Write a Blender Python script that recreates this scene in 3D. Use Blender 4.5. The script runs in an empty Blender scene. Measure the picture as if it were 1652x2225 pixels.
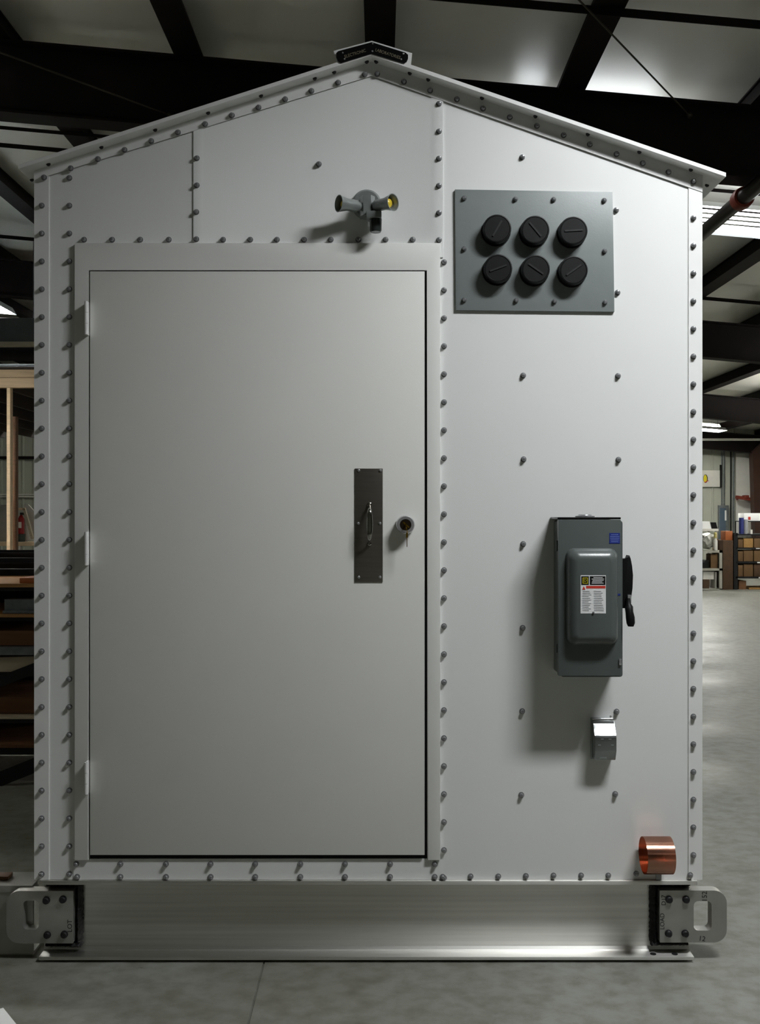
import bpy, bmesh, math, random
from mathutils import Vector, Matrix

random.seed(7)
S = bpy.context.scene
COL = S.collection

# ------------------------------------------------------------------ camera, world, exposure
CAM_Y, CAM_Z, F = -3.6, 1.63, 2163.0
cam_d = bpy.data.cameras.new('camera')
cam_d.sensor_fit = 'VERTICAL'
cam_d.sensor_height = 36.0
cam_d.lens = 36.0 * F / 2225.0
cam_d.clip_end = 200
cam = bpy.data.objects.new('camera', cam_d)
COL.objects.link(cam)
cam.location = (0, CAM_Y, CAM_Z)
cam.rotation_euler = (math.pi / 2, 0, 0)
S.camera = cam

world = bpy.data.worlds.new('world')
S.world = world
world.use_nodes = True
world.node_tree.nodes['Background'].inputs[0].default_value = (0.5, 0.52, 0.55, 1)
world.node_tree.nodes['Background'].inputs[1].default_value = 0.05

S.view_settings.view_transform = 'Standard'
S.view_settings.look = 'None'
S.view_settings.exposure = 0.0
S.view_settings.gamma = 1.0
S.view_settings.use_curve_mapping = False
S.cycles.use_denoising = True
S.cycles.max_bounces = 8
S.cycles.diffuse_bounces = 5
S.cycles.caustics_reflective = True
S.cycles.sample_clamp_indirect = 0.0
S.cycles.blur_glossy = 0.2

KEY_W = 97.0           # watts of the lamp hanging over the right front of the shelter
HALL_TUBE = 95.0        # the tubes over the back of the hall
FRONT_FILL = 2.0        # unseen fill tubes added on the viewer's side


def P(px, py, y=0.0):
    """point on the plane at depth y that the photograph shows at (px, py)"""
    d = y - CAM_Y
    return Vector(((px - 826.0) * d / F, y, CAM_Z - (py - 1112.5) * d / F))


def PX(px, y=0.0):
    return (px - 826.0) * (y - CAM_Y) / F


def PZ(py, y=0.0):
    return CAM_Z - (py - 1112.5) * (y - CAM_Y) / F


# ------------------------------------------------------------------ materials
def lin(c):
    c = c / 255.0
    return c / 12.92 if c <= 0.04045 else ((c + 0.055) / 1.055) ** 2.4


def rgb(c):
    return (lin(c[0]), lin(c[1]), lin(c[2]), 1.0)


def mat(name, col, rough=0.5, metal=0.0, var=0.0, scale=8.0, stretch=(1, 1, 1), bump=0.0, bscale=None, rvar=0.0, spec=0.5, col2=None):
    m = bpy.data.materials.new(name)
    m.use_nodes = True
    nt = m.node_tree
    b = nt.nodes['Principled BSDF']
    c = rgb(col)
    b.inputs['Base Color'].default_value = c
    b.inputs['Roughness'].default_value = rough
    b.inputs['Metallic'].default_value = metal
    b.inputs['Specular IOR Level'].default_value = spec
    tc = nt.nodes.new('ShaderNodeTexCoord')
    mp = nt.nodes.new('ShaderNodeMapping')
    mp.inputs['Scale'].default_value = stretch
    nt.links.new(tc.outputs['Object'], mp.inputs['Vector'])
    no = nt.nodes.new('ShaderNodeTexNoise')
    no.inputs['Scale'].default_value = scale
    no.inputs['Detail'].default_value = 6
    nt.links.new(mp.outputs['Vector'], no.inputs['Vector'])
    if var > 0 or col2:
        mx = nt.nodes.new('ShaderNodeMix')
        mx.data_type = 'RGBA'
        c2 = rgb(col2) if col2 else tuple(max(0, v * (1 - var)) for v in c[:3]) + (1,)
        mx.inputs[6].default_value = c
        mx.inputs[7].default_value = c2
        rp = nt.nodes.new('ShaderNodeMapRange')
        rp.inputs[1].default_value = 0.35
        rp.inputs[2].default_value = 0.7
        nt.links.new(no.outputs[0], rp.inputs[0])
        nt.links.new(rp.outputs[0], mx.inputs[0])
        nt.links.new(mx.outputs[2], b.inputs['Base Color'])
    if rvar > 0:
        rr = nt.nodes.new('ShaderNodeMapRange')
        rr.inputs[1].default_value = 0.3
        rr.inputs[2].default_value = 0.7
        rr.inputs[3].default_value = max(0.02, rough - rvar)
        rr.inputs[4].default_value = min(1, rough + rvar)
        nt.links.new(no.outputs[0], rr.inputs[0])
        nt.links.new(rr.outputs[0], b.inputs['Roughness'])
    if bump > 0:
        n2 = nt.nodes.new('ShaderNodeTexNoise')
        n2.inputs['Scale'].default_value = bscale or scale
        n2.inputs['Detail'].default_value = 4
        nt.links.new(mp.outputs['Vector'], n2.inputs['Vector'])
        bp = nt.nodes.new('ShaderNodeBump')
        bp.inputs['Strength'].default_value = bump
        bp.inputs['Distance'].default_value = 0.004
        nt.links.new(n2.outputs[0], bp.inputs['Height'])
        nt.links.new(bp.outputs[0], b.inputs['Normal'])
    return m


def brushed(name, col, rough, aniso):
    m = mat(name, col, rough, 1.0, var=0.14, scale=5, stretch=(0.2, 6, 14), rvar=0.06)
    nt = m.node_tree
    b = nt.nodes['Principled BSDF']
    b.inputs['Anisotropic'].default_value = aniso
    b.inputs['Anisotropic Rotation'].default_value = 0.25
    c = nt.nodes.new('ShaderNodeCombineXYZ')
    c.inputs[0].default_value = 1.0
    nt.links.new(c.outputs[0], b.inputs['Tangent'])
    return m


def emit(name, col, strength):
    m = bpy.data.materials.new(name)
    m.use_nodes = True
    nt = m.node_tree
    b = nt.nodes['Principled BSDF']
    b.inputs['Base Color'].default_value = (0.8, 0.8, 0.8, 1)
    b.inputs['Emission Color'].default_value = rgb(col)
    b.inputs['Emission Strength'].default_value = strength
    return m


M = {}
M['white'] = mat('white_paint', (228, 229, 227), 0.42, var=0.02, scale=3, bump=0.04, bscale=300)
M['frame'] = mat('door_frame_paint', (226, 226, 222), 0.45, var=0.02, scale=3, bump=0.04, bscale=300)
M['door'] = mat('door_paint', (223, 223, 218), 0.45, var=0.02, scale=2, bump=0.05, bscale=300)
M['trimwhite'] = mat('trim_paint', (230, 230, 228), 0.4, var=0.02, scale=4)
M['dark'] = mat('gap_shade_black', (12, 12, 12), 0.8)  # black that stands for the shade inside the door gaps
M['grey'] = mat('grey_enamel', (85, 92, 90), 0.28, var=0.05, scale=14, bump=0.05, bscale=200)
M['panelgrey'] = mat('panel_grey_enamel', (124, 131, 130), 0.4, var=0.05, scale=14, bump=0.05, bscale=200)
M['black'] = mat('black_plastic', (13, 13, 14), 0.42, var=0.2, scale=30, spec=0.3)
M['blackrib'] = mat('black_plastic_rib', (32, 32, 33), 0.4, var=0.2, scale=30)
M['blackpaint'] = mat('black_gloss', (10, 10, 11), 0.25)
M['bolt'] = mat('bolt_steel', (150, 151, 153), 0.25, 0.55, var=0.15, scale=60)
M['boltdark'] = mat('bolt_dark', (38, 38, 40), 0.5, 0.3, var=0.3, scale=60)
M['chrome'] = mat('chrome', (205, 205, 208), 0.16, 0.75)
M['polished'] = mat('polished_steel', (170, 168, 164), 0.12, 1.0)
M['stainless'] = mat('stainless_plate', (132, 127, 118), 0.3, 0.85, var=0.12, scale=8, stretch=(1, 1, 12))
M['alu'] = brushed('aluminium', (230, 229, 224), 0.44, 0.7)
M['aluraw'] = mat('aluminium_mill', (178, 177, 172), 0.42, 0.75, var=0.15, scale=9, rvar=0.08)
M['weld'] = mat('weld_black', (14, 13, 12), 0.6, 0.2, var=0.5, scale=60, bump=1.0, bscale=70)
M['ink'] = mat('marker_ink', (40, 40, 42), 0.6)
M['copper'] = mat('copper_sheet', (222, 170, 146), 0.2, 1.0, var=0.12, scale=12, stretch=(0.3, 6, 6), rvar=0.05)
M['brass'] = mat('brass', (205, 165, 60), 0.25, 1.0)
M['yellowlamp'] = mat('yellow_socket', (214, 184, 52), 0.3, 0.0)
M['castmetal'] = mat('cast_grey', (152, 158, 156), 0.3, 0.5, var=0.15, scale=30)
M['inner'] = mat('socket_grey', (88, 92, 95), 0.45, 0.5)
M['lens'] = mat('dark_lens', (48, 54, 52), 0.08, 0.0)
M['label'] = mat('label_white', (226, 227, 226), 0.4)
M['labelblack'] = mat('label_black', (14, 14, 14), 0.4)
M['labelyellow'] = mat('label_yellow', (196, 182, 30), 0.4)
M['labelred'] = mat('label_red', (200, 62, 48), 0.4)
M['labelgrey'] = mat('label_grey', (150, 152, 156), 0.5)
M['blue'] = mat('sticker_blue', (38, 52, 128), 0.4)
M['bluetext'] = mat('sticker_text', (96, 112, 178), 0.4)
M['signtext'] = mat('sign_text', (112, 106, 84), 0.5)
M['steel'] = mat('red_oxide_steel', (22, 14, 12), 0.65, var=0.3, scale=6, spec=0.2)
M['pipe'] = mat('iron_pipe', (58, 54, 50), 0.35, 0.5, var=0.25, scale=9)
M['coupling'] = mat('red_coupling', (128, 52, 34), 0.45, var=0.2, scale=20)
M['cable'] = mat('wire_cable', (70, 66, 52), 0.5, 0.6)
M['housing'] = mat('lamp_housing', (225, 226, 226), 0.3)
M['keytube'] = emit('key_tube_glow', (250, 253, 255), 20)
M['frontfill'] = emit('front_fill_glow', (254, 252, 244), FRONT_FILL)
M['sixtube'] = emit('six_tube_glow', (246, 251, 255), 13)
M['leftfill'] = emit('left_fill_glow', (253, 253, 247), 150)  # glow of the lamp added to brighten the left back
M['bayfill'] = emit('bay_fill_glow', (253, 253, 247), 26)  # glow of the low lamps added to lift the ceiling
M['hidtube'] = emit('hidden_tube_glow', (246, 251, 255), 14)
M['halltube'] = emit('hall_tube_glow', (253, 253, 247), HALL_TUBE)
M['wood'] = mat('pine', (226, 196, 158), 0.6, var=0.18, scale=5, stretch=(0.4, 8, 8))
M['woodtan'] = mat('tan_board', (168, 122, 70), 0.6, var=0.25, scale=5, stretch=(0.4, 8, 8))
M['woodbrown'] = mat('brown_board', (112, 74, 42), 0.65, var=0.3, scale=5, stretch=(0.4, 8, 8))
M['darkwood'] = mat('dark_timber', (70, 54, 40), 0.7, var=0.3, scale=5, stretch=(8, 0.4, 8))
M['woodpale'] = mat('pale_board', (190, 176, 150), 0.6, var=0.2, scale=5, stretch=(0.4, 8, 8))
M['rack'] = mat('rack_steel', (22, 22, 24), 0.5, 0.3, var=0.3, scale=20)
M['galv'] = mat('galvanised', (140, 146, 150), 0.35, 0.8, var=0.25, scale=18)
M['duct'] = mat('duct_grey', (80, 86, 91), 0.5, 0.0, var=0.15, scale=8)
M['beige'] = mat('beige_paint', (176, 168, 150), 0.5)
M['red'] = mat('extinguisher_red', (150, 26, 24), 0.3)
M['green'] = mat('dark_green', (48, 62, 54), 0.5)
M['orange'] = mat('orange_box', (160, 88, 38), 0.55)
M['card'] = mat('cardboard', (104, 76, 42), 0.75, var=0.2, scale=10)
M['cardlight'] = mat('cardboard_light', (158, 120, 66), 0.75, var=0.15, scale=10)
M['carddark'] = mat('cardboard_dark', (78, 54, 31), 0.75, var=0.25, scale=10)
M['offwhite'] = mat('offwhite', (214, 212, 204), 0.5, var=0.06, scale=10)
M['shelfgrey'] = mat('shelf_grey', (168, 166, 154), 0.45, var=0.08, scale=10)
M['panelblue'] = mat('panel_blue', (74, 92, 108), 0.4)
M['navy'] = mat('navy', (38, 48, 112), 0.5)
M['paper'] = mat('paper', (240, 240, 238), 0.6)
M['plastic'] = mat('clear_bag', (186, 186, 178), 0.3, var=0.35, scale=14, bump=0.6, bscale=22)
M['yellowish'] = mat('tan_bag', (190, 178, 110), 0.5)
M['brownsteel'] = mat('column_primer', (66, 40, 30), 0.5, var=0.2, scale=6)


def ceiling_mat():
    m = mat('ceiling_vinyl', (238, 236, 226), 0.36, var=0.1, scale=0.8, bump=0.25, bscale=1.6)
    return m


def floor_mat():
    m = bpy.data.materials.new('concrete_floor')
    m.use_nodes = True
    nt = m.node_tree
    b = nt.nodes['Principled BSDF']
    b.inputs['Specular IOR Level'].default_value = 0.2
    tc = nt.nodes.new('ShaderNodeTexCoord')

    def noise(sc, det, st=(1, 1, 1), off=(0, 0, 0)):
        mp = nt.nodes.new('ShaderNodeMapping')
        mp.inputs['Scale'].default_value = st
        mp.inputs['Location'].default_value = off
        nt.links.new(tc.outputs['Object'], mp.inputs['Vector'])
        n = nt.nodes.new('ShaderNodeTexNoise')
        n.inputs['Scale'].default_value = sc
        n.inputs['Detail'].default_value = det
        n.inputs['Roughness'].default_value = 0.6
        nt.links.new(mp.outputs['Vector'], n.inputs['Vector'])
        return n

    def rng(n, a, bb, lo, hi):
        r = nt.nodes.new('ShaderNodeMapRange')
        for i, v in enumerate((a, bb, lo, hi)):
            r.inputs[i + 1].default_value = v
        nt.links.new(n.outputs[0], r.inputs[0])
        return r

    big = noise(0.9, 8, (1, 1.1, 1))
    mx = nt.nodes.new('ShaderNodeMix')
    mx.data_type = 'RGBA'
    mx.inputs[6].default_value = rgb((121, 121, 112))
    mx.inputs[7].default_value = rgb((139, 140, 134))
    nt.links.new(rng(big, 0.36, 0.64, 0, 1).outputs[0], mx.inputs[0])
    fine = noise(11, 8, (1, 1.2, 1), (3, 1, 0))
    m2 = nt.nodes.new('ShaderNodeMix')
    m2.data_type = 'RGBA'
    m2.blend_type = 'MULTIPLY'
    m2.inputs[7].default_value = rgb((218, 216, 208))
    nt.links.new(rng(fine, 0.4, 0.68, 0, 1).outputs[0], m2.inputs[0])
    nt.links.new(mx.outputs[2], m2.inputs[6])
    spots = noise(10, 4, (1, 2.0, 1), (7, 4, 0))
    m3 = nt.nodes.new('ShaderNodeMix')
    m3.data_type = 'RGBA'
    m3.inputs[7].default_value = rgb((84, 82, 74))
    nt.links.new(rng(spots, 0.67, 0.74, 0, 0.7).outputs[0], m3.inputs[0])
    nt.links.new(m2.outputs[2], m3.inputs[6])
    nt.links.new(m3.outputs[2], b.inputs['Base Color'])
    nt.links.new(rng(big, 0.35, 0.65, 0.36, 0.52).outputs[0], b.inputs['Roughness'])
    bp = nt.nodes.new('ShaderNodeBump')
    bp.inputs['Strength'].default_value = 0.3
    bp.inputs['Distance'].default_value = 0.01
    nt.links.new(noise(4, 5, (1, 1.6, 1)).outputs[0], bp.inputs['Height'])
    nt.links.new(bp.outputs[0], b.inputs['Normal'])
    return m


# ------------------------------------------------------------------ mesh helpers
def new():
    return bmesh.new()


def box(bm, x0, x1, y0, y1, z0, z1, bev=0.0):
    vs = [bm.verts.new((x, y, z)) for x in (x0, x1) for y in (y0, y1) for z in (z0, z1)]
    idx = [(0, 1, 3, 2), (4, 6, 7, 5), (0, 4, 5, 1), (2, 3, 7, 6), (0, 2, 6, 4), (1, 5, 7, 3)]
    fs = [bm.faces.new([vs[i] for i in f]) for f in idx]
    if bev > 0:
        es = list({e for f in fs for e in f.edges})
        bmesh.ops.bevel(bm, geom=es, offset=bev, segments=2, profile=0.6, affect='EDGES')
    return bm


def prism_y(bm, poly, y0, y1, bev=0.0):
    """polygon in xz pushed from y0 to y1"""
    a = [bm.verts.new((p[0], y0, p[1])) for p in poly]
    b = [bm.verts.new((p[0], y1, p[1])) for p in poly]
    n = len(poly)
    f0 = bm.faces.new(a)
    bm.faces.new(b[::-1])
    for i in range(n):
        bm.faces.new((a[i], b[i], b[(i + 1) % n], a[(i + 1) % n]))
    if bev > 0:
        bmesh.ops.bevel(bm, geom=list(f0.edges), offset=bev, segments=2, profile=0.6, affect='EDGES')
    return bm


def prism_x(bm, poly, x0, x1):
    """polygon in yz pushed from x0 to x1"""
    a = [bm.verts.new((x0, p[0], p[1])) for p in poly]
    b = [bm.verts.new((x1, p[0], p[1])) for p in poly]
    n = len(poly)
    bm.faces.new(a)
    bm.faces.new(b[::-1])
    for i in range(n):
        bm.faces.new((a[i], b[i], b[(i + 1) % n], a[(i + 1) % n]))
    return bm


def prism_z(bm, poly, z0, z1):
    a = [bm.verts.new((p[0], p[1], z0)) for p in poly]
    b = [bm.verts.new((p[0], p[1], z1)) for p in poly]
    n = len(poly)
    bm.faces.new(a)
    bm.faces.new(b[::-1])
    for i in range(n):
        bm.faces.new((a[i], b[i], b[(i + 1) % n], a[(i + 1) % n]))
    return bm


def frame_axes(d):
    d = Vector(d).normalized()
    u = d.cross(Vector((0, 0, 1)))
    if u.length < 1e-4:
        u = Vector((1, 0, 0))
    u.normalize()
    return d, u, d.cross(u).normalized()


def lathe(bm, origin, axis, prof, n=24, caps=True):
    """prof: list of (distance along axis, radius)"""
    d, u, v = frame_axes(axis)
    o = Vector(origin)
    rings = []
    for t, r in prof:
        if r < 1e-6:
            rings.append([bm.verts.new(o + d * t)])
        else:
            rings.append([bm.verts.new(o + d * t + (u * math.cos(2 * math.pi * i / n) + v * math.sin(2 * math.pi * i / n)) * r) for i in range(n)])
    for a, b in zip(rings, rings[1:]):
        for i in range(n):
            j = (i + 1) % n
            if len(a) == 1 and len(b) == 1:
                break
            if len(a) == 1:
                f = (a[0], b[j], b[i])
            elif len(b) == 1:
                f = (a[i], a[j], b[0])
            else:
                f = (a[i], a[j], b[j], b[i])
            fc = bm.faces.new(f)
            fc.smooth = True
    if caps:
        for rg in (rings[0], rings[-1]):
            if len(rg) > 2:
                bm.faces.new(rg)
    return bm


def tube(bm, p0, p1, r, n=12):
    p0, p1 = Vector(p0), Vector(p1)
    return lathe(bm, p0, p1 - p0, [(0, r), ((p1 - p0).length, r)], n)


def path_tube(bm, pts, rads, n=10):
    """smooth tube through points; rads: (ru, rv) per point with u along x"""
    rings = []
    pts = [Vector(p) for p in pts]
    for i, p in enumerate(pts):
        t = (pts[min(i + 1, len(pts) - 1)] - pts[max(i - 1, 0)]).normalized()
        u = Vector((1, 0, 0))
        u = (u - t * u.dot(t)).normalized()
        v = t.cross(u)
        ru, rv = rads[i]
        rings.append([bm.verts.new(p + u * math.cos(2 * math.pi * k / n) * ru + v * math.sin(2 * math.pi * k / n) * rv) for k in range(n)])
    for a, b in zip(rings, rings[1:]):
        for i in range(n):
            j = (i + 1) % n
            f = bm.faces.new((a[i], a[j], b[j], b[i]))
            f.smooth = True
    bm.faces.new(rings[0])
    bm.faces.new(rings[-1])
    return bm


def rrect(x0, x1, z0, z1, r, n=5):
    pts = []
    rr = r if isinstance(r, (list, tuple)) else [r] * 4     # tr, tl, bl, br
    for (cx, cz, a0), q in zip(((x1, z1, 0), (x0, z1, 90), (x0, z0, 180), (x1, z0, 270)), rr):
        sx = -1 if cx == x1 else 1
        sz = -1 if cz == z1 else 1
        for k in range(n + 1):
            a = math.radians(a0 + 90.0 * k / n)
            pts.append((cx + sx * q + q * math.cos(a), cz + sz * q + q * math.sin(a)))
    return pts


def loft(bm, loops, cap0=False, cap1=True, smooth=False):
    rings = [[bm.verts.new(p) for p in lp] for lp in loops]
    n = len(rings[0])
    for a, b in zip(rings, rings[1:]):
        for i in range(n):
            j = (i + 1) % n
            f = bm.faces.new((a[i], a[j], b[j], b[i]))
            f.smooth = smooth
    if cap0:
        bm.faces.new(rings[0])
    if cap1:
        bm.faces.new(rings[-1])
    return bm


def bar(bm, p0, p1, w, h):
    """rectangular bar between two points; w across (horizontal), h vertical-ish"""
    p0, p1 = Vector(p0), Vector(p1)
    d, u, v = frame_axes(p1 - p0)
    vs = []
    for p in (p0, p1):
        for a, b in ((-1, -1), (1, -1), (1, 1), (-1, 1)):
            vs.append(bm.verts.new(p + u * a * w / 2 + v * b * h / 2))
    for f in ((0, 1, 2, 3), (7, 6, 5, 4), (0, 4, 5, 1), (1, 5, 6, 2), (2, 6, 7, 3), (3, 7, 4, 0)):
        bm.faces.new([vs[i] for i in f])
    return bm


def ob(name, bm, m, parent=None):
    """link the bmesh as ONE object; a part keeps world coordinates under its thing, a lone thing gets its origin at its base"""
    bmesh.ops.recalc_face_normals(bm, faces=bm.faces)
    me = bpy.data.meshes.new(name)
    off = Vector((0, 0, 0))
    if parent is None:
        xs = [v.co for v in bm.verts]
        lo = Vector([min(c[i] for c in xs) for i in range(3)])
        hi = Vector([max(c[i] for c in xs) for i in range(3)])
        off = Vector(((lo.x + hi.x) / 2, (lo.y + hi.y) / 2, lo.z))
        bmesh.ops.translate(bm, verts=bm.verts, vec=-off)
    bm.to_mesh(me)
    bm.free()
    me.set_sharp_from_angle(angle=math.radians(32))
    me.materials.append(m)
    o = bpy.data.objects.new(name, me)
    COL.objects.link(o)
    if parent is not None:
        o.parent = parent
        if parent.type == 'EMPTY':
            o.location = -parent.location
    else:
        o.location = off
    return o


def tag(o, label, cat, group=None, kind=None):
    o['label'] = label
    o['category'] = cat
    if group:
        o['group'] = group
    if kind:
        o['kind'] = kind
    return o


def thing(name, loc, label, cat, group=None):
    e = bpy.data.objects.new(name, None)
    e.empty_display_size = 0.1
    COL.objects.link(e)
    e.location = loc
    return tag(e, label, cat, group)


def struct(name, bm, m, label=None, cat=None):
    o = ob(name, bm, m)
    o['kind'] = 'structure'
    if label:
        o['label'] = label
        o['category'] = cat
    return o


def copies(mesh_obj, name, spots, parent):
    """further copies of a small part at the given offsets, sharing its mesh"""
    out = []
    for s in spots:
        c = mesh_obj.copy()
        c.name = name
        COL.objects.link(c)
        c.parent = parent
        c.location = s
        out.append(c)
    return out


def copy_thing(root, loc, label, group=None):
    r = root.copy()
    COL.objects.link(r)
    r.location = loc
    r['label'] = label
    if group:
        r['group'] = group
    for ch in list(root.children):
        c = ch.copy()
        COL.objects.link(c)
        c.parent = r
        for g in list(ch.children):
            k = g.copy()
            COL.objects.link(k)
            k.parent = c
    return r


def text_mesh(body, size, depth, spacing=1.0):
    cu = bpy.data.curves.new('lettering', 'FONT')
    cu.body = body
    cu.size = size
    cu.extrude = depth
    cu.align_x = 'CENTER'
    cu.align_y = 'CENTER'
    cu.space_character = spacing
    o = bpy.data.objects.new('lettering', cu)
    COL.objects.link(o)
    bpy.context.view_layer.update()
    me = bpy.data.meshes.new_from_object(o.evaluated_get(bpy.context.evaluated_depsgraph_get()))
    bpy.data.objects.remove(o)
    bpy.data.curves.remove(cu)
    return me


def text(name, body, size, depth, centre, roll, m, parent, spacing=1.0, sx=1.0):
    """lettering on a face that looks towards -y, turned by roll in that face"""
    me = text_mesh(body, size, depth, spacing)
    me.transform(Matrix.Translation(Vector(centre)) @ Matrix.Rotation(roll, 4, 'Y') @ Matrix.Rotation(math.pi / 2, 4, 'X') @ Matrix.Diagonal((sx, 1, 1, 1)))
    me.materials.clear()
    me.materials.append(m)
    o = bpy.data.objects.new(name, me)
    COL.objects.link(o)
    o.parent = parent
    if parent.type == 'EMPTY':
        o.location = -parent.location
    return o


# ------------------------------------------------------------------ the hall
SL = 0.0878                                   # roof pitch: falls to the right
XL, XR, YF, YB = -12.0, 11.4, -11.0, 25.5
RAFTER_TOP = CAM_Z + 3.14
RAFTER_BOT = CAM_Z + 2.62
CEIL = CAM_Z + 3.35


def roofz(z0, x):
    return z0 - SL * x


bm = new()
box(bm, XL, -0.423, YF, YB, -0.1, 0.0)
box(bm, -0.417, XR, YF, YB, -0.1, 0.0)
box(bm, -0.423, -0.417, YF, YB, -0.1, -0.006)
struct('floor', bm, floor_mat())

bm = new()
prism_y(bm, [(XL, roofz(CEIL, XL)), (XR, roofz(CEIL, XR)), (XR, roofz(CEIL, XR) + 0.1), (XL, roofz(CEIL, XL) + 0.1)], YF, YB)
struct('ceiling', bm, ceiling_mat())

M['wall'] = mat('liner_panel', (176, 178, 164), 0.5, var=0.06, scale=2)
bm = new()
prof = []
x = XL
while x < XR - 0.3:                            # ribbed liner panel
    prof += [(x, YB), (x + 0.24, YB), (x + 0.26, YB - 0.03), (x + 0.30, YB - 0.03), (x + 0.32, YB)]
    x += 0.32
prof += [(XR, YB), (XR, YB + 0.1), (XL, YB + 0.1)]
prism_z(bm, prof, 0, CEIL + 1.2)
struct('wall_back', bm, M['wall'])
bm = new(); box(bm, XL - 0.1, XL, YF, YB, 0, 6.4); struct('wall_left', bm, M['wall'])
bm = new(); box(bm, XR, XR + 0.1, YF, YB, 0, 4.4); struct('wall_right', bm, M['wall'])
bm = new(); box(bm, XL, XR, YF - 0.1, YF, 0, 6.4); struct('wall_front', bm, M['wall'])


def rafter(y, w=0.2):
    bm = new()
    for z0, z1, hw in ((RAFTER_BOT, RAFTER_BOT + 0.018, w / 2), (RAFTER_BOT + 0.018, RAFTER_TOP - 0.018, 0.006), (RAFTER_TOP - 0.018, RAFTER_TOP, w / 2)):
        prism_y(bm, [(XL, roofz(z0, XL)), (XR, roofz(z0, XR)), (XR, roofz(z1, XR)), (XL, roofz(z1, XL))], y - hw, y + hw)
    return bm


for k, y in enumerate((-10.6, -3.5, 3.6, 10.7, 17.8, 24.9)):
    lab = ['dark brown steel roof beam nearest the front wall', 'dark brown steel roof beam overhead, in front of the white shelter',
           'deep dark brown steel roof beam directly behind the shelter roof', 'second dark brown roof beam behind the shelter roof',
           'third dark brown roof beam behind the shelter roof', 'farthest dark brown roof beam, against the end wall'][k]
    struct('ceiling_beam', rafter(y), M['steel'], lab, 'beam')


def purlin(x):
    zb = roofz(RAFTER_TOP, x) + 0.002
    zt = roofz(CEIL, x) - 0.002
    bm = new()
    box(bm, x - 0.10, x + 0.10, YF, YB, zb, zb + 0.012)
    box(bm, x - 0.012, x + 0.012, YF, YB, zb + 0.012, zt - 0.02)
    box(bm, x - 0.03, x + 0.03, YF, YB, zt - 0.02, zt - 0.008)
    return bm


for k in range(-8, 9):
    x = 1.37 * k
    if not (XL + 0.2 < x < XR - 0.2):
        continue
    where = 'above the shelter ridge' if k == 0 else ('%s one %s of the ridge' % (['', 'first', 'second', 'third', 'fourth', 'fifth', 'sixth', 'seventh', 'eighth'][abs(k)], 'right' if k > 0 else 'left'))
    struct('ceiling_purlin', purlin(x), M['steel'], 'dark brown roof purlin running into the distance, ' + where, 'beam')

# bridging angles that cross under the ceiling
for d, ht, lab in ((5.95, 0.05, 'dark steel bracing angle under the ceiling, in front of the nearest roof beam'),
                   (8.85, 0.03, 'thin dark bracing angle, first behind the nearest roof beam'),
                   (9.30, 0.04, 'dark bracing angle just above the long bright ceiling light'),
                   (12.8, 0.045, 'dark bracing angle just before the second roof beam')):
    y = d + CAM_Y
    z = RAFTER_TOP - 0.003
    bm = new()
    prism_y(bm, [(XL, roofz(z - ht, XL)), (XR, roofz(z - ht, XR)), (XR, roofz(z, XR)), (XL, roofz(z, XL))], y - 0.004, y + 0.004)
    prism_y(bm, [(XL, roofz(z - 0.006, XL)), (XR, roofz(z - 0.006, XR)), (XR, roofz(z, XR)), (XL, roofz(z, XL))], y + 0.004, y + 0.05)
    struct('ceiling_brace', bm, M['steel'], lab, 'beam')

# columns of the end frame
bm = new()
prism_y(bm, [(10.72, 0), (11.3, 0), (11.3, 4.0), (10.62, 3.35)], 24.75, 25.05)
struct('column_right', bm, M['brownsteel'], 'brown steel column at the right of the end wall', 'column')

# girt and ledge on the end wall, left
bm = new(); box(bm, -11.4, -9.9, YB - 0.15, YB - 0.035, PZ(997, 25.3), PZ(991, 25.3)); struct('trim_1', bm, M['steel'])
bm = new()
box(bm, -11.6, -9.0, YB - 0.12, YB - 0.035, PZ(1076, 25.4), PZ(1073, 25.4))
box(bm, -11.6, -9.0, YB - 0.12, YB - 0.035, PZ(1080.5, 25.4), PZ(1077.5, 25.4))
struct('trim_2', bm, M['offwhite'])

# ------------------------------------------------------------------ hanging lamps


def lamp_thing(name, loc, L, W, tubemat, label, tilt=True, nt=6, up=False, watts=0):
    t = thing(name, loc, label, 'ceiling light', 'fluorescent lights of the hall')
    bm = new()
    H = 0.07
    loops = []
    for z, e in ((0.0, 0.0), (H, 0.09)):
        loops.append([(-L / 2 + e * 0.3, -W / 2 + e, z), (L / 2 - e * 0.3, -W / 2 + e, z), (L / 2 - e * 0.3, W / 2 - e, z), (-L / 2 + e * 0.3, W / 2 - e, z)])
    loft(bm, loops, cap0=False, cap1=not up)
    o = ob('housing', bm, M['housing'], t); o.location = (0, 0, 0)
    for i in range(nt):
        y = -W / 2 + 0.08 + (W - 0.16) * i / (nt - 1)
        bm = new()
        tube(bm, (-L / 2 + 0.03, y, 0.024), (L / 2 - 0.03, y, 0.024), 0.013, 8)
        o = ob('tube', bm, tubemat, t); o.location = (0, 0, 0)
    for sx in (-1, 1):
        o = ob('hanger', tube(new(), (sx * L * 0.4, 0, H), (sx * L * 0.4, 0, H + 0.25), 0.004, 6), M['steel'], t); o.location = (0, 0, 0)
    if watts:
        ld = bpy.data.lights.new('lamp_glow', 'AREA')
        ld.shape = 'RECTANGLE'
        ld.size, ld.size_y = L - 0.06, W - 0.1
        ld.energy = watts
        ld.color = (0.96, 0.985, 1.0)
        ld.spread = math.radians(155)
        lo = bpy.data.objects.new('lamp_glow', ld)
        COL.objects.link(lo)
        lo.parent = t
        lo.location = (0, 0, 0.006)
    if tilt:
        t.rotation_euler = (0, math.atan(SL), 0)
    return t


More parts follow.
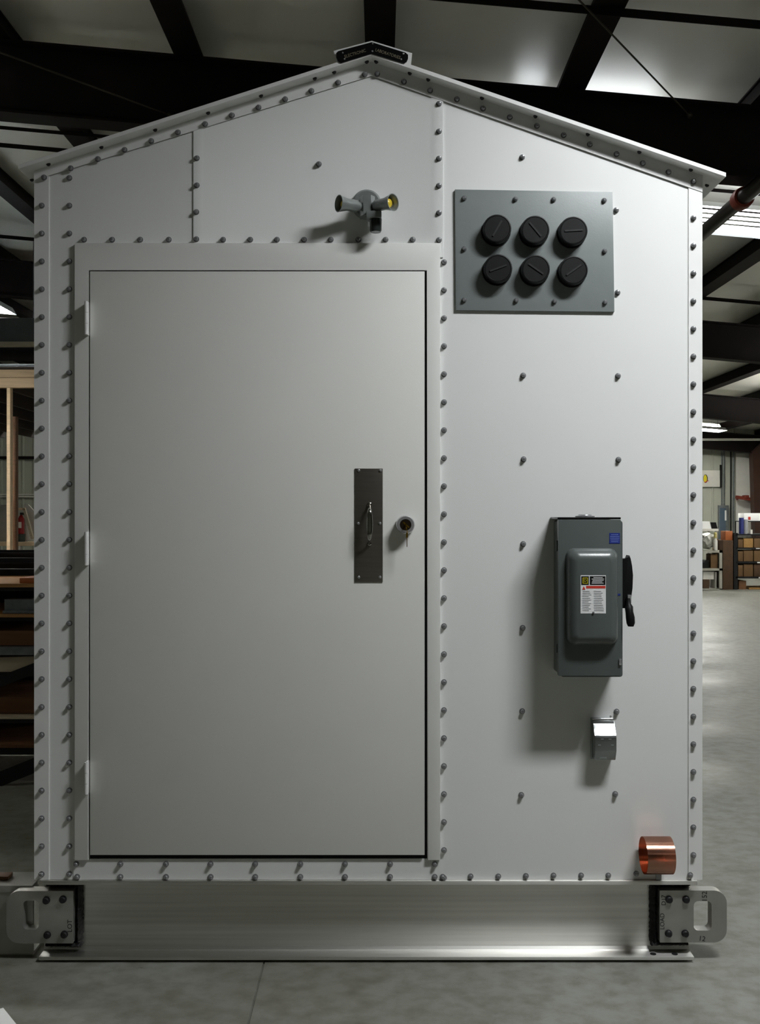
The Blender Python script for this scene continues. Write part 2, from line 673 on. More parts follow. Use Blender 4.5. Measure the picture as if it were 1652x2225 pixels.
lamp_thing('ceiling_light', (1.75, -1.55, 4.1), 1.2, 0.42, M['keytube'], 'bright tube light hung above the right front of the shelter', nt=4, tilt=False, watts=KEY_W)
lamp_thing('ceiling_light', (3.42, 5.42, CAM_Z + 2.60), 1.35, 0.80, M['sixtube'], 'long bright six tube light behind the right eave of the shelter', up=True)
lamp_thing('ceiling_light', (1.62, 4.35, 4.52), 1.2, 0.42, M['hidtube'], 'tube light hidden behind the nearest roof beam, right of the ridge', up=True)
lamp_thing('ceiling_light', (7.0, 18.6, CAM_Z + 1.85), 1.3, 0.6, M['halltube'], 'small far tube light glowing beside the right wall edge of the shelter')
lamp_thing('ceiling_light', (-5.32, 8.9, CAM_Z + 2.59), 1.3, 0.6, M['halltube'], 'tube light whose tip shows at the far left edge, before the grey duct')
for x, y, z, lab in ((-5.6, -2.0, 5.1, 'added fill tube light to the left of the camera side'), (-4.5, -8.0, 5.0, 'added fill tube light far behind the viewer on the left'), (3.6, -8.0, 4.35, 'added fill tube light far behind the viewer on the right'),  # unseen fill lamps added for the ambient light of the hall
                     (6.8, -1.0, 4.1, 'added fill tube light on the right side of the hall'), (-5.6, 20.0, 5.1, 'added fill tube light over the back left of the hall'), (8.2, 22.5, 3.9, 'added fill tube light over the back right of the hall'), (7.4, 9.0, 3.2, 'added fill tube light over the middle right of the hall'), (-5.6, 0.8, 3.3, 'low added fill tube light left of the shelter front, outside the frame'), (5.6, 0.8, 2.9, 'low added fill tube light right of the shelter front, outside the frame'), (-5.4, 4.9, 3.7, 'added fill tube light over the left of the hall beside the rack'), (8.6, 5.6, 3.0, 'added fill tube light over the right of the hall beyond the frame'), (8.6, 15.5, 3.1, 'added fill tube light over the right of the hall before the box rack')):  # more added fill: ceiling bay, left back, right side and back right
    lamp_thing('ceiling_light', (x, y, z), 1.3, 0.6, M['frontfill' if y < 0 else 'leftfill' if y == 4.9 else 'bayfill' if y == 0.8 else 'hidtube' if (x > 8.5 and y < 6) else 'halltube'], lab, up=(y != 4.9))

# ------------------------------------------------------------------ pipe and cables
t = thing('sprinkler_pipe', (2.67, 7, CAM_Z + 2.24), 'dark iron sprinkler pipe with red coupling passing behind the right eave', 'pipe')
bm = new(); tube(bm, (2.66, YF + 0.3, CAM_Z + 2.3), (2.66, YB - 0.3, CAM_Z + 2.3), 0.055, 20); ob('pipe_run', bm, M['pipe'], t)
bm = new(); lathe(bm, (2.66, 3.66, CAM_Z + 2.3), (0, 1, 0), [(0, 0.056), (0.0, 0.075), (0.05, 0.08), (0.1, 0.075), (0.1, 0.056)], 20, caps=False); ob('coupling', bm, M['coupling'], t)
for pts, lab in ((((-3.1, 1.75), (-1.5, 3.59)), 'thin brace wire running up left across the nearest roof beam'),
                 (((0.1, 0.5), (2.24, 3.59)), 'thin brace wire crossing the first purlin right of the ridge')):
    bm = new()
    (x0, y0), (x1, y1) = pts
    tube(bm, (x0, y0, CAM_Z + 2.86), (x1, y1, CAM_Z + 2.86), 0.006, 6)
    lathe(bm, (x1, y1, CAM_Z + 2.86), (x0 - x1, y0 - y1, 0), [(0, 0.02), (0.03, 0.02), (0.05, 0.006)], 8)
    tag(ob('brace_wire', bm, M['cable']), lab, 'cable')

# ------------------------------------------------------------------ the shelter
XC, APEX = -0.03, 3.269
WL, WR = PX(75), PX(1526)
WB = PZ(1911)


def rtop(x):
    return APEX - (0.322 if x < XC else 0.343) * abs(x - XC)


def rund(x):
    return rtop(x) - 0.014


sh = thing('equipment_shelter', ((WL + WR) / 2, 0.0, 0), 'white riveted metal equipment shelter with gabled roof and wide door, on aluminium skid', 'shelter')

# bolts: two shared meshes that face the viewer


def bolt_bm(r, h):
    bm = new()
    lathe(bm, (0, 0, 0), (0, -1, 0), [(0, r * 1.2), (0.0022, r * 1.2), (0.0024, r * 0.9), (h * 0.72, r * 0.86), (h * 0.93, r * 0.62), (h, r * 0.25), (h, 0)], 12)
    return bm


_proto = {}


def bolts(parent, kind, spots, y, name='bolt'):
    """one bolt per pixel spot on the plane y"""
    r, h, m = {'wall': (0.0088, 0.014, M['bolt']), 'small': (0.0056, 0.007, M['boltdark']), 'screw': (0.0045, 0.004, M['chrome'])}[kind]
    for px, py in spots:
        if kind not in _proto:
            o = ob(name, bolt_bm(r, h), m, parent)
            _proto[kind] = o
        else:
            o = _proto[kind].copy()
            o.name = name
            COL.objects.link(o)
            o.parent = parent
        o.location = P(px, py, y)


# body behind the face panels
bm = new()
prism_y(bm, [(WL + 0.004, WB), (WR - 0.004, WB), (WR - 0.004, rund(WR) - 0.002), (XC, rund(XC) - 0.002), (WL + 0.004, rund(WL) - 0.002)], 0.012, 3.0)
ob('shell', bm, M['white'], sh)

# roof sheet
EL, ER = PX(40, -0.06), PX(1578, -0.06)
bm = new()
prism_y(bm, [(EL, rtop(EL)), (EL, rund(EL)), (XC, rund(XC)), (ER, rund(ER)), (ER, rtop(ER)), (XC, rtop(XC))], -0.06, 3.06)
roof = ob('roof', bm, M['trimwhite'], sh)
for x in (69, 105, 220, 337, 452, 567, 684, 726, 797, 818, 891, 931, 1048, 1164, 1278, 1390, 1502, 1537):
    # soffit bolts look down from the overhang
    yy = -0.022 if 100 < x < 1510 else 0.06
    X = PX(x, yy)
    b = ob('bolt', lathe(new(), (X, yy, rund(X) + 0.002), (0, 0, -1), [(0, 0.008), (0.004, 0.008), (0.009, 0.004), (0.009, 0)], 10), M['boltdark'], roof)

# face panels
YA = 0.0
bm = new()
prism_y(bm, [(PX(100), WB), (PX(168), WB), (PX(168), PZ(560)), (PX(430), PZ(560)), (PX(430), rund(PX(430))), (PX(100), rund(PX(100)))], YA, 0.012)
p_left = ob('wall_panel', bm, M['white'], sh)
LX = [447 + 60.5 * i for i in range(25)]
bolts(p_left, 'wall', [(151, 387)] + [(151, y) for y in LX], YA)
bolts(p_left, 'wall', [(x, 521) for x in (183, 244, 305, 367)], YA)

s0, s1, s2, s3 = PX(421), PX(441), PX(940), PX(963)
bm = new()


def joggle(bm, xs, zb_):
    """a panel with stepped edge strips: xs = [(x, y)...]"""
    a, b = [], []
    for x, y in xs:
        a.append(bm.verts.new((x, y, zb_)))
        b.append(bm.verts.new((x, y, rund(x))))
    for i in range(len(xs) - 1):
        bm.faces.new((a[i], a[i + 1], b[i + 1], b[i]))
    return a, b


joggle(bm, [(s0, 0.0), (s0, -0.005), (s1, -0.005), (s1 + 0.01, -0.001), (XC, -0.001), (s2 - 0.01, -0.001), (s2, -0.005), (s3, -0.005), (s3, 0.0)], PZ(560))
p_mid = ob('wall_panel', bm, M['white'], sh)
bolts(p_mid, 'wall', [(428, 344), (428, 403), (427, 461), (427, 520)] + [(954, y) for y in (226, 286, 345, 404, 463, 522)] + [(x, 521) for x in (485, 544, 602, 661, 719, 779, 838, 897)] + [(693, 357)], -0.004)

bm = new()
prism_y(bm, [(PX(935), WB), (PX(1505), WB), (PX(1505), rund(PX(1505))), (PX(935), rund(PX(935)))], YA, 0.012)
p_right = ob('wall_panel', bm, M['white'], sh)
bolts(p_right, 'wall', [(965, 570 + 60.8 * i) for i in range(23)], YA)
bolts(p_right, 'wall', [(1023, 1904), (1083, 1904), (1143, 1903), (1203, 1902), (1263, 1902), (1322, 1902), (1383, 1898)], YA)
bolts(p_right, 'wall', [(1135, 342), (1339, 457), (1342, 636), (1137, 816), (1343, 817), (1138, 998), (1344, 999), (1137, 1182), (1136, 1364), (1135, 1545), (1340, 1546), (1133, 1727), (1337, 1725)], YA)

# corner trims
bm = new()
a, b = WL, PX(107)
prism_y(bm, [(a, WB), (b, WB), (b, rund(b)), (a, rund(a))], -0.004, 0.012)
box(bm, WL, WL + 0.003, 0.012, 0.06, WB, rund(WL))
tl = ob('corner_trim', bm, M['trimwhite'], sh)
bolts(tl, 'wall', [(91, y) for y in LX], -0.004)
bm = new()
a, b = PX(1496), WR
prism_y(bm, [(a, WB), (b, WB), (b, rund(b)), (a, rund(a))], -0.004, 0.012)
box(bm, WR - 0.003, WR, 0.012, 0.06, WB, rund(WR))
tr = ob('corner_trim', bm, M['trimwhite'], sh)
bolts(tr, 'wall', [(1507, 474 + 60.15 * i) for i in range(24)] + [(1500, 1901)], -0.004)

# gable trims below the roof edge
bm = new()
prism_y(bm, [(WL, rund(WL)), (WL, rund(WL) - 0.034), (XC, rund(XC) - 0.05), (XC, rund(XC))], -0.0062, -0.0052)
gl = ob('gable_trim', bm, M['trimwhite'], sh)
bolts(gl, 'wall', [(96, 386), (154, 366), (213, 346), (271, 326), (329, 307), (387, 288), (446, 270), (504, 251), (562, 234), (620, 216), (677, 198), (735, 180), (793, 162)], -0.008)
bm = new()
prism_y(bm, [(XC, rund(XC)), (XC, rund(XC) - 0.05), (WR, rund(WR) - 0.06), (WR, rund(WR))], -0.0062, -0.0052)
gr = ob('gable_trim', bm, M['trimwhite'], sh)
bolts(gr, 'wall', [(820, 161), (878, 178), (935, 197), (993, 216), (1050, 236), (1108, 255), (1167, 274), (1225, 294), (1282, 314), (1340, 335), (1397, 355), (1453, 374), (1507, 395)], -0.008)

# door frame (raised), threshold panel, door
FE = -0.015
fx0, fx1 = PX(162, FE), PX(957, FE)
dx0, dx1 = PX(192, FE), PX(929, FE)
fz1, dz1 = PZ(528, FE), PZ(586, FE)
fz0 = PZ(1869, FE)
bm = new()
pts = [(fx0, fz0), (fx0, fz1), (fx1, fz1), (fx1, fz0), (dx1, fz0), (dx1, dz1), (dx0, dz1), (dx0, fz0)]
prism_y(bm, pts, FE, 0.03, 0.002)
fr = ob('door_frame', bm, M['frame'], sh)
bm = new()
box(bm, dx0 - 0.01, dx1 + 0.01, 0.006, 0.0118, PZ(1874), dz1 + 0.01)
ob('door_gap_shade', bm, M['dark'], sh)  # black plate added behind the door so its gaps read as deep shade

bm = new()
prism_y(bm, [(PX(160), WB), (PX(960), WB), (PX(960), PZ(1866)), (PX(160), PZ(1866))], -0.002, 0.0055)
sill = ob('sill_panel', bm, M['white'], sh)
bolts(sill, 'wall', [(x, 1877) for x in (166, 262, 361, 458, 555, 653, 750, 848, 945)] + [(x, 1905) for x in (168, 262, 361, 458, 555, 653, 750, 848, 945, 962)], -0.002)

e0, e1 = PX(195.5, FE), PX(923, FE)
ez0, ez1 = PZ(1858, FE), PZ(589.5, FE)
bm = new()
box(bm, e0, e1, FE, 0.0055, ez0, ez1, 0.0015)
door = ob('door', bm, M['door'], sh)
for a, b in ((659, 731), (1155, 1227), (1650, 1719)):
    bm = new()
    hx = PX(191.5, FE)
    box(bm, hx - 0.003, hx + 0.003, FE - 0.024, FE + 0.004, PZ(b), PZ(a))
    for k in range(3):
        z0 = PZ(b) + (PZ(a) - PZ(b)) * k / 3
        z1 = PZ(b) + (PZ(a) - PZ(b)) * (k + 1) / 3 - 0.001
        tube(bm, (hx, FE - 0.024, z0), (hx, FE - 0.024, z1), 0.0065, 12)
    ob('hinge', bm, M['trimwhite'], door)
# pull plate
PF = FE - 0.003
bm = new()
box(bm, PX(771, PF), PX(832, PF), PF, FE, PZ(1265, PF), PZ(1018, PF), 0.0008)
ob('pull_plate', bm, M['stainless'], door)
bolts(door, 'screw', [(780, 1022), (827, 1022), (826, 1137), (779, 1137), (780, 1254), (826, 1254)], PF, 'screw')
bm = new()
pts, rads = [], []
hx = PX(803, PF)
zt, zb_ = PZ(1096, PF), PZ(1181, PF)
for k in range(17):
    u = k / 16
    s = math.sin(math.pi * u)
    pts.append((hx + 0.002 * s, PF - 0.004 - 0.038 * min(1, s * 1.7) ** 0.7, zt + (zb_ - zt) * u))
    rads.append((0.004 + 0.0065 * s, 0.004 + 0.001 * s))
path_tube(bm, pts, rads, 14)
for z in (zt, zb_):
    lathe(bm, (hx, PF, z), (0, -1, 0), [(0, 0.008), (0.004, 0.008), (0.006, 0.005), (0.012, 0.004)], 14)
ob('pull_handle', bm, M['polished'], door)
# lock
lx, lz = PX(881, FE), PZ(1140, FE)
bm = new()
lathe(bm, (lx, FE, lz), (0, -1, 0), [(0, 0.034), (0.012, 0.034), (0.037, 0.032), (0.04, 0.030), (0.04, 0.0205), (0.036, 0.0205)], 32, caps=False)
ob('lock_collar', bm, M['chrome'], door)
bm = new()
lathe(bm, (lx, FE, lz), (0, -1, 0), [(0, 0.020), (0.037, 0.020), (0.039, 0.018), (0.039, 0)], 28)
ob('lock_cylinder', bm, mat('lock_dark', (70, 58, 46), 0.35, 0.9), door)
bm = new()
box(bm, lx - 0.0012, lx + 0.0012, FE - 0.062, FE - 0.036, lz - 0.005, lz + 0.005)
prism_y(bm, [(lx - 0.010, lz + 0.008), (lx - 0.006, lz + 0.011), (lx + 0.012, lz - 0.006), (lx + 0.013, lz - 0.010), (lx + 0.008, lz - 0.010)], FE - 0.062, FE - 0.059)
bmt = bm
lathe(bm, (lx + 0.004, FE - 0.058, lz - 0.018), (1, 0, 0.2), [(-0.001, 0.012), (0.001, 0.012), (0.001, 0.0105), (-0.001, 0.0105), (-0.001, 0.012)], 18, caps=False)
box(bm, lx + 0.003, lx + 0.0055, FE - 0.061, FE - 0.057, lz - 0.078, lz - 0.028)
box(bm, lx + 0.001, lx + 0.0075, FE - 0.0605, FE - 0.0575, lz - 0.045, lz - 0.028)
ob('key', bm, M['brass'], door)
bm = new()
box(bm, PX(923.5, FE), PX(929.5, FE), -0.002, 0.02, PZ(1287), PZ(1236))
ob('strike_plate', bm, M['blackpaint'], fr)

# skid beam
bx0, bx1 = PX(84), PX(1509)
TF = WB - 0.001
bm = new()
box(bm, PX(84), PX(1514), -0.012, 0.13, TF - 0.014, TF, 0.001)
box(bm, bx0, bx1, 0.060, 0.072, 0.021, TF - 0.014)
box(bm, bx0, bx1, -0.002, 0.135, 0.010, 0.022, 0.002)
# fillets where web meets flange
prism_x(bm, [(0.0595, 0.0215), (0.045, 0.0215), (0.054, 0.025), (0.0595, 0.035)], bx0, bx1)
skid = ob('skid_beam', bm, M['alu'], sh)
for x in (1420, 1467):
    bm = new()
    lathe(bm, (PX(x, 0.02), 0.022, 0.022), (0, 0, 1), [(0, 0.011), (0.001, 0.011), (0.001, 0.007), (0.0004, 0)], 16)
    ob('bolt_hole', bm, M['boltdark'], skid)
bm = new()
box(bm, WL + 0.03, WR - 0.03, 0.14, 2.98, TF - 0.1, TF)
box(bm, WL + 0.03, WL + 0.16, 0.14, 2.98, 0, TF - 0.1)
box(bm, WR - 0.16, WR - 0.03, 0.14, 2.98, 0, TF - 0.1)
ob('skid_base', bm, M['aluraw'], sh)
for px in (120, 480, 830, 1180, 1480):
    bm = new()
    box(bm, PX(px) - 0.03, PX(px) + 0.03, 0.02, 0.12, 0.0, 0.0101)
    ob('shim', bm, M['rack'], skid)


def lug(px0, px1, py0, py1, hole, rad, spots, side):
    y0, y1 = 0.012, 0.056
    q = lambda a, b: (PX(a, y0), PZ(b, y0))
    xa, za = q(px0, py1)
    xb, zb2 = q(px1, py0)
    R = 28 / 600.0
    small = 0.003
    outer = rrect(xa, xb, za, zb2, [R, small, small, R] if side > 0 else [small, R, R, small], 6)
    hxa, hza = q(hole[0], hole[3])
    hxb, hzb = q(hole[1], hole[2])
    inner = rrect(hxa, hxb, hza, hzb, 0.016, 6)
    bm = new()
    loops = [[(p[0], y0, p[1]) for p in inner], [(p[0], y0, p[1]) for p in outer], [(p[0], y1, p[1]) for p in outer], [(p[0], y1, p[1]) for p in inner], [(p[0], y0, p[1]) for p in inner]]
    loft(bm, loops, False, False)
    bmesh.ops.remove_doubles(bm, verts=bm.verts, dist=1e-6)
    lg = ob('lifting_lug', bm, M['aluraw'], sh)
    for s in spots:
        c = P(s[0], s[1], y0)
        bm = new()
        lathe(bm, c, (0, -1, 0), [(0, 0.0135), (0.003, 0.0135), (0.003, 0.012), (0.01, 0.0115), (0.012, 0.009), (0.012, 0)], 6 * 3)
        ob('bolt', bm, M['boltdark'], lg)
    return lg, xa, xb, za, zb2


def weld(parent, x0, x1, z0, z1):
    random.seed(int((x0 + 3) * 1000))
    bm = new()
    n = max(4, int(max(x1 - x0, z1 - z0) / 0.007))
    horiz = (x1 - x0) > (z1 - z0)
    w = (z1 - z0) if horiz else (x1 - x0)
    c0 = (z0 + z1) / 2 if horiz else (x0 + x1) / 2
    a, b = (x0, x1) if horiz else (z0, z1)
    secs = []
    for i in range(n + 1):
        t = a + (b - a) * i / n
        k = w / 2 * random.uniform(0.85, 1.15)
        h = random.uniform(0.030, 0.038)
        sec = [(-k, 0.0599), (-k * 0.75, 0.0599 - h * 0.6), (0, 0.0599 - h), (k * 0.75, 0.0599 - h * 0.7), (k, 0.0599)]
        secs.append([((t, y, c0 + s) if horiz else (c0 + s, y, t)) for s, y in sec])
    rings = [[bm.verts.new(p) for p in s] for s in secs]
    for r0, r1 in zip(rings, rings[1:]):
        for i in range(4):
            bm.faces.new((r0[i], r0[i + 1], r1[i + 1], r1[i]))
    bm.faces.new(rings[0]); bm.faces.new(rings[-1])
    return ob('weld_seam', bm, M['weld'], parent)


lg, xa, xb, za, zb2 = lug(1434, 1580, 1935, 2048, (1508, 1547, 1958, 2022), 28, [(1454, 1954), (1491, 1954), (1453, 2028), (1489, 2028)], 1)
weld(lg, xa - 0.026, xa - 0.002, za - 0.012, zb2 + 0.03)
weld(lg, xa - 0.022, PX(1506), zb2 + 0.003, zb2 + 0.03)
weld(lg, xa - 0.022, PX(1502), za - 0.026, za - 0.003)
text('marking', '152', 0.026, 0.0004, P(1532, 1948, 0.0115), math.radians(-90), M['ink'], lg)
text('marking', '12', 0.026, 0.0004, P(1526, 2040, 0.0115), math.radians(8), M['ink'], lg)
text('marking', 'LOAD', 0.022, 0.0004, P(1440, 2002, 0.0115), math.radians(-90), M['ink'], lg)
text('marking', 'D17', 0.022, 0.0004, P(1443, 1956, 0.0115), math.radians(-90), M['ink'], lg)
lg, xa, xb, za, zb2 = lug(14, 159, 1936, 2050, (50, 84, 1957, 2020), 28, [(101, 1956), (137, 1954), (103, 2031), (140, 2030)], -1)
weld(lg, xb + 0.002, xb + 0.024, za - 0.02, zb2 + 0.03)
weld(lg, PX(95), xb + 0.02, zb2 + 0.003, zb2 + 0.03)
weld(lg, PX(92), xb + 0.02, za - 0.026, za - 0.003)
text('marking', 'LOT', 0.024, 0.0004, P(152, 2012, 0.0115), math.radians(-90), M['ink'], lg)

# ------------------------------------------------------------------ sign on the ridge
SY = -0.064
t = thing('ridge_sign', P(808, 120, SY), 'small black bent nameplate with faint lettering on the shelter ridge', 'sign')
Q = lambda a, b, y=SY: (PX(a, y), PZ(b, y))
bm = new()
prism_y(bm, [Q(735, 140), Q(725, 109), Q(808, 87), Q(896, 114), Q(893, 141), Q(808, 114)], -0.0585, -0.035)
ob('backing', bm, M['trimwhite'], t)
bm = new()
pl = [Q(741, 137), Q(734, 132), Q(731, 124), Q(731, 115), Q(735, 111), Q(808, 91.5), Q(882, 114.5), Q(887, 119), Q(887, 127), Q(884, 134), Q(879, 137.5), Q(808, 116.5)]
prism_y(bm, pl, SY, -0.0588)
ob('plate', bm, M['blackpaint'], t)
sc = None
for px, py in ((745, 115), (749, 128.5), (810, 95), (809.5, 111.5), (876.5, 117), (872, 129)):
    bm = new()
    lathe(bm, P(px, py, SY), (0, -1, 0), [(0, 0.0035), (0.002, 0.003), (0.003, 0)], 10)
    ob('screw', bm, M['chrome'], t)
text('lettering', 'ELECTRONIC', 0.0155, 0.0003, P(772, 116.5, SY - 0.0004), math.radians(-17.0), M['signtext'], t, 1.0, 0.86)
text('lettering', 'LABORATORIES', 0.0155, 0.0003, P(843, 117, SY - 0.0004), math.radians(18), M['signtext'], t, 1.0, 0.86)

# ------------------------------------------------------------------ twin lamp holder
t = thing('twin_floodlight', P(797, 446, 0), 'grey metal twin lampholder fixture with two yellow sockets, on wall above door', 'outdoor light')
cx, cz = PX(797), PZ(446)
bm = new(); lathe(bm, (cx, -0.001, cz), (0, -1, 0), [(0, 0.053), (0.012, 0.053), (0.018, 0.046), (0.018, 0)], 40); ob('cover_plate', bm, M['castmetal'], t)
bm = new()
prism_z(bm, [(cx - 0.024, -0.018), (cx - 0.024, -0.05), (cx - 0.010, -0.075), (cx + 0.016, -0.075), (cx + 0.030, -0.055), (cx + 0.030, -0.018)], cz - 0.056, cz + 0.014)
ob('body', bm, M['castmetal'], t)


def head(start, d, L):
    bm = new()
    lathe(bm, start, d, [(0, 0.013), (0.012, 0.016), (0.02, 0.021), (L * 0.62, 0.021), (L * 0.9, 0.027), (L, 0.030), (L, 0.0275), (L * 0.62, 0.018), (L * 0.5, 0.018)], 28, caps=False)
    h = ob('lamp_head', bm, M['castmetal'], t)
    bm = new()
    lathe(bm, Vector(start) + Vector(d).normalized() * (L * 0.5), d, [(0, 0.0178), (L * 0.18, 0.0176), (L * 0.18, 0.0155), (L * 0.32, 0.015), (L * 0.36, 0.010), (L * 0.38, 0)], 20)
    ob('socket', bm, M['yellowlamp'], h)


head((cx - 0.018, -0.055, cz - 0.022), (-0.86, -0.50, -0.03), 0.092)
head((cx + 0.022, -0.055, cz - 0.022), (0.74, -0.68, -0.05), 0.098)
bm = new(); box(bm, cx + 0.0, cx + 0.054, -0.09, -0.03, cz - 0.070, cz - 0.046, 0.004); ob('sensor_collar', bm, M['castmetal'], t)
bm = new(); lathe(bm, (cx + 0.033, -0.062, cz - 0.069), (0, 0, -1), [(0, 0.022), (0.04, 0.021), (0.046, 0.018), (0.046, 0)], 24); ob('sensor_lens', bm, M['lens'], t)

# ------------------------------------------------------------------ cable entry panel
EY = -0.013
t = thing('cable_entry_panel', P(1161, 676, 0), 'grey cable entry plate with six round black caps, on upper right wall', 'panel')
c1 = [P(989, 411, EY), P(1332, 416.5, EY), P(1336, 677, EY), P(991, 673.5, EY)]
cc = sum(c1, Vector()) / 4
bm = new()
outb = [(p.x, -0.001, p.z) for p in c1]
outf = [(p.x, EY + 0.003, p.z) for p in c1]
inn = [tuple(cc + (p - cc) * 0.962) for p in c1]
inn = [(p[0], EY, p[2]) for p in inn]
loft(bm, [outb, outf, inn], True, True)
pn = ob('plate', bm, M['panelgrey'], t)
CY = EY - 0.045
for (px, py), ang in zip(((1081, 496), (1164, 498.5), (1247, 500.5), (1083, 582.5), (1165, 584), (1247.5, 586.5)), (60, -50, 3, 20, -35, 35)):
    c = P(px, py, CY)
    bm = new()
    o = Vector((c.x, EY, c.z))
    lathe(bm, o, (0, -1, 0), [(0, 0.053), (0.008, 0.053), (0.008, 0.0495), (0.041, 0.0505), (0.0445, 0.049), (0.045, 0.046), (0.043, 0.044), (0.043, 0)], 40)
    cp = ob('cap', bm, M['black'], t)
    bm = new()
    L = 0.032
    a = math.radians(ang)
    u = Vector((math.cos(a), 0, math.sin(a)))
    bar(bm, o + Vector((0, -0.044, 0)) - u * L, o + Vector((0, -0.044, 0)) + u * L, 0.004, 0.006)
    ob('raised_bar', bm, M['blackrib'], cp)
for px, py in ((1009, 431), (1120, 433), (1203, 434), (1313, 436), (1009, 541), (1314, 546), (1009, 652), (1122, 653), (1205, 655), (1315, 657)):
    bm = new()
    lathe(bm, P(px, py, EY), (0, -1, 0), [(0, 0.010), (0.002, 0.010), (0.002, 0.0078), (0.009, 0.007), (0.013, 0.004), (0.013, 0)], 12)
    ob('screw', bm, M['bolt'], t)

# ------------------------------------------------------------------ safety switch
t = thing('disconnect_switch', P(1280, 1468, 0), 'grey metal disconnect switch box with raised cover, warning label and black side handle', 'switch box')
FY = -0.15
bx0_, bx1_ = PX(1204), PX(1333)
bm = new()
loops = []
for y in (-0.001, -0.138):
    loops.append([(p[0], y, p[1]) for p in rrect(bx0_, bx1_, PZ(1457), PZ(1131), 0.008, 3)])
loft(bm, loops, True, True)
ob('box', bm, M['grey'], t)
gx0, gx1, gz0, gz1 = PX(1214, FY), PX(1350, FY), PZ(1469, FY), PZ(1129, FY)
bm = new()
box(bm, gx0, gx1, FY, -0.125, gz0, gz1, 0.003)
cov = ob('cover', bm, M['grey'], t)
bm = new()
box(bm, PX(1212, FY), PX(1350, FY), FY + 0.002, -0.001, gz1 + 0.001, gz1 + 0.008, 0.002)
ob('rain_hood', bm, M['blackpaint'], t)
bm = new()
lathe(bm, (PX(1272, -0.08), -0.075, gz1 + 0.008), (0, 0, 1), [(0, 0.034), (0.004, 0.034), (0.006, 0.024), (0.009, 0.022), (0.009, 0)], 24)
ob('hub_plate', bm, M['bolt'], t)
# raised bump on the cover
BY = FY - 0.043
bm = new()
loops = []
for ins, dep, rad in ((0, -0.001, 0.030), (1.5, 0.008, 0.029), (3.5, 0.020, 0.028), (7, 0.0295, 0.026), (13, 0.0372, 0.022), (18, 0.0415, 0.018), (22, 0.043, 0.014)):
    y = FY - dep
    loops.append([(p[0], y, p[1]) for p in rrect(PX(1229, FY) + ins / 627, PX(1343, FY) - ins / 627, PZ(1402, FY) + ins / 627, PZ(1191, FY) - ins / 627, rad, 7)])
loft(bm, loops, False, True, True)
ob('cover_bulge', bm, M['grey'], t)
# warning label
LY = BY - 0.0008
lab = ob('warning_label', box(new(), PX(1262, LY), PX(1317, LY), LY, BY + 0.0002, PZ(1333, LY), PZ(1250, LY)), M['label'], t)


def patch(name, parent, px0, px1, py0, py1, y, m, th=0.0004):
    return ob(name, box(new(), PX(px0, y), PX(px1, y), y - th, y + 0.0001, PZ(py1, y), PZ(py0, y)), m, parent)


patch('logo_field', lab, 1263.5, 1280, 1252, 1271, LY, M['labelblack'])
patch('heading_field', lab, 1282, 1316, 1252, 1271, LY, M['labelblack'])
patch('danger_strip', lab, 1274, 1316, 1273, 1278.5, LY, M['labelred'])
LG = LY - 0.0006
bm = new()
zt, zb_ = PZ(1255, LG), PZ(1268, LG)
x0, x1 = PX(1266.5, LG), PX(1278, LG)
w = 0.0022
for q in ((x0, x1, zt - w, zt), (x0, x1, zb_, zb_ + w), (x0, x0 + w, zb_ + w, zt - w), (x1 - w, x1, zb_ + w, zt - w)):
    box(bm, q[0], q[1], LG - 0.0003, LG + 0.0002, q[2], q[3])
ob('logo_square', bm, M['labelyellow'], lab)
text('logo_letter', 'D', 0.0135, 0.0002, P(1272.2, 1261.5, LG), 0, M['labelyellow'], lab)
bm = new()
for k, (a, b) in enumerate(((1290, 1310), (1286, 1313), (1288, 1312), (1287, 1309), (1286, 1312))):
    py = 1254.5 + 3 * k
    box(bm, PX(a, LG), PX(b, LG), LG - 0.0003, LG + 0.0002, PZ(py + 1.3, LG), PZ(py, LG))
ob('heading_lines', bm, M['label'], lab)
bm = new()
prism_y(bm, [(PX(1265.5, LG), PZ(1281, LG)), (PX(1272.5, LG), PZ(1281, LG)), (PX(1269, LG), PZ(1273.5, LG))], LG - 0.0003, LG + 0.0004)
ob('danger_triangle', bm, M['labelred'], lab)
bm = new()
for col_, (a, b) in enumerate(((1266, 1286), (1291, 1313))):
    for k in range(12):
        py = 1284 + 3.8 * k
        e = b - random.uniform(0, 7)
        box(bm, PX(a, LG), PX(e, LG), LG - 0.0001, LG + 0.0004, PZ(py + 1.1, LG), PZ(py, LG))
ob('text_lines', bm, M['labelgrey'], lab)
bm = new()
lathe(bm, P(1290, 1331, LG), (0, -1, 0), [(0, 0.004), (0.003, 0.003), (0.004, 0)], 10)
ob('screw', bm, M['bolt'], t)
SYk = FY - 0.0006
st = patch('blue_sticker', t, 1324.5, 1347.5, 1158, 1181, SYk, M['blue'])
bm = new()
for k, (a, b) in enumerate(((1328, 1344), (1326, 1346), (1326, 1346), (1327, 1345), (1328, 1344))):
    py = 1161 + 3.8 * k
    box(bm, PX(a, SYk), PX(b, SYk), SYk - 0.0007, SYk - 0.0003, PZ(py + 1.6, SYk), PZ(py, SYk))
ob('sticker_lines', bm, M['bluetext'], st)
patch('position_mark', t, 1337, 1348.5, 1290, 1294, SYk, M['blue'])
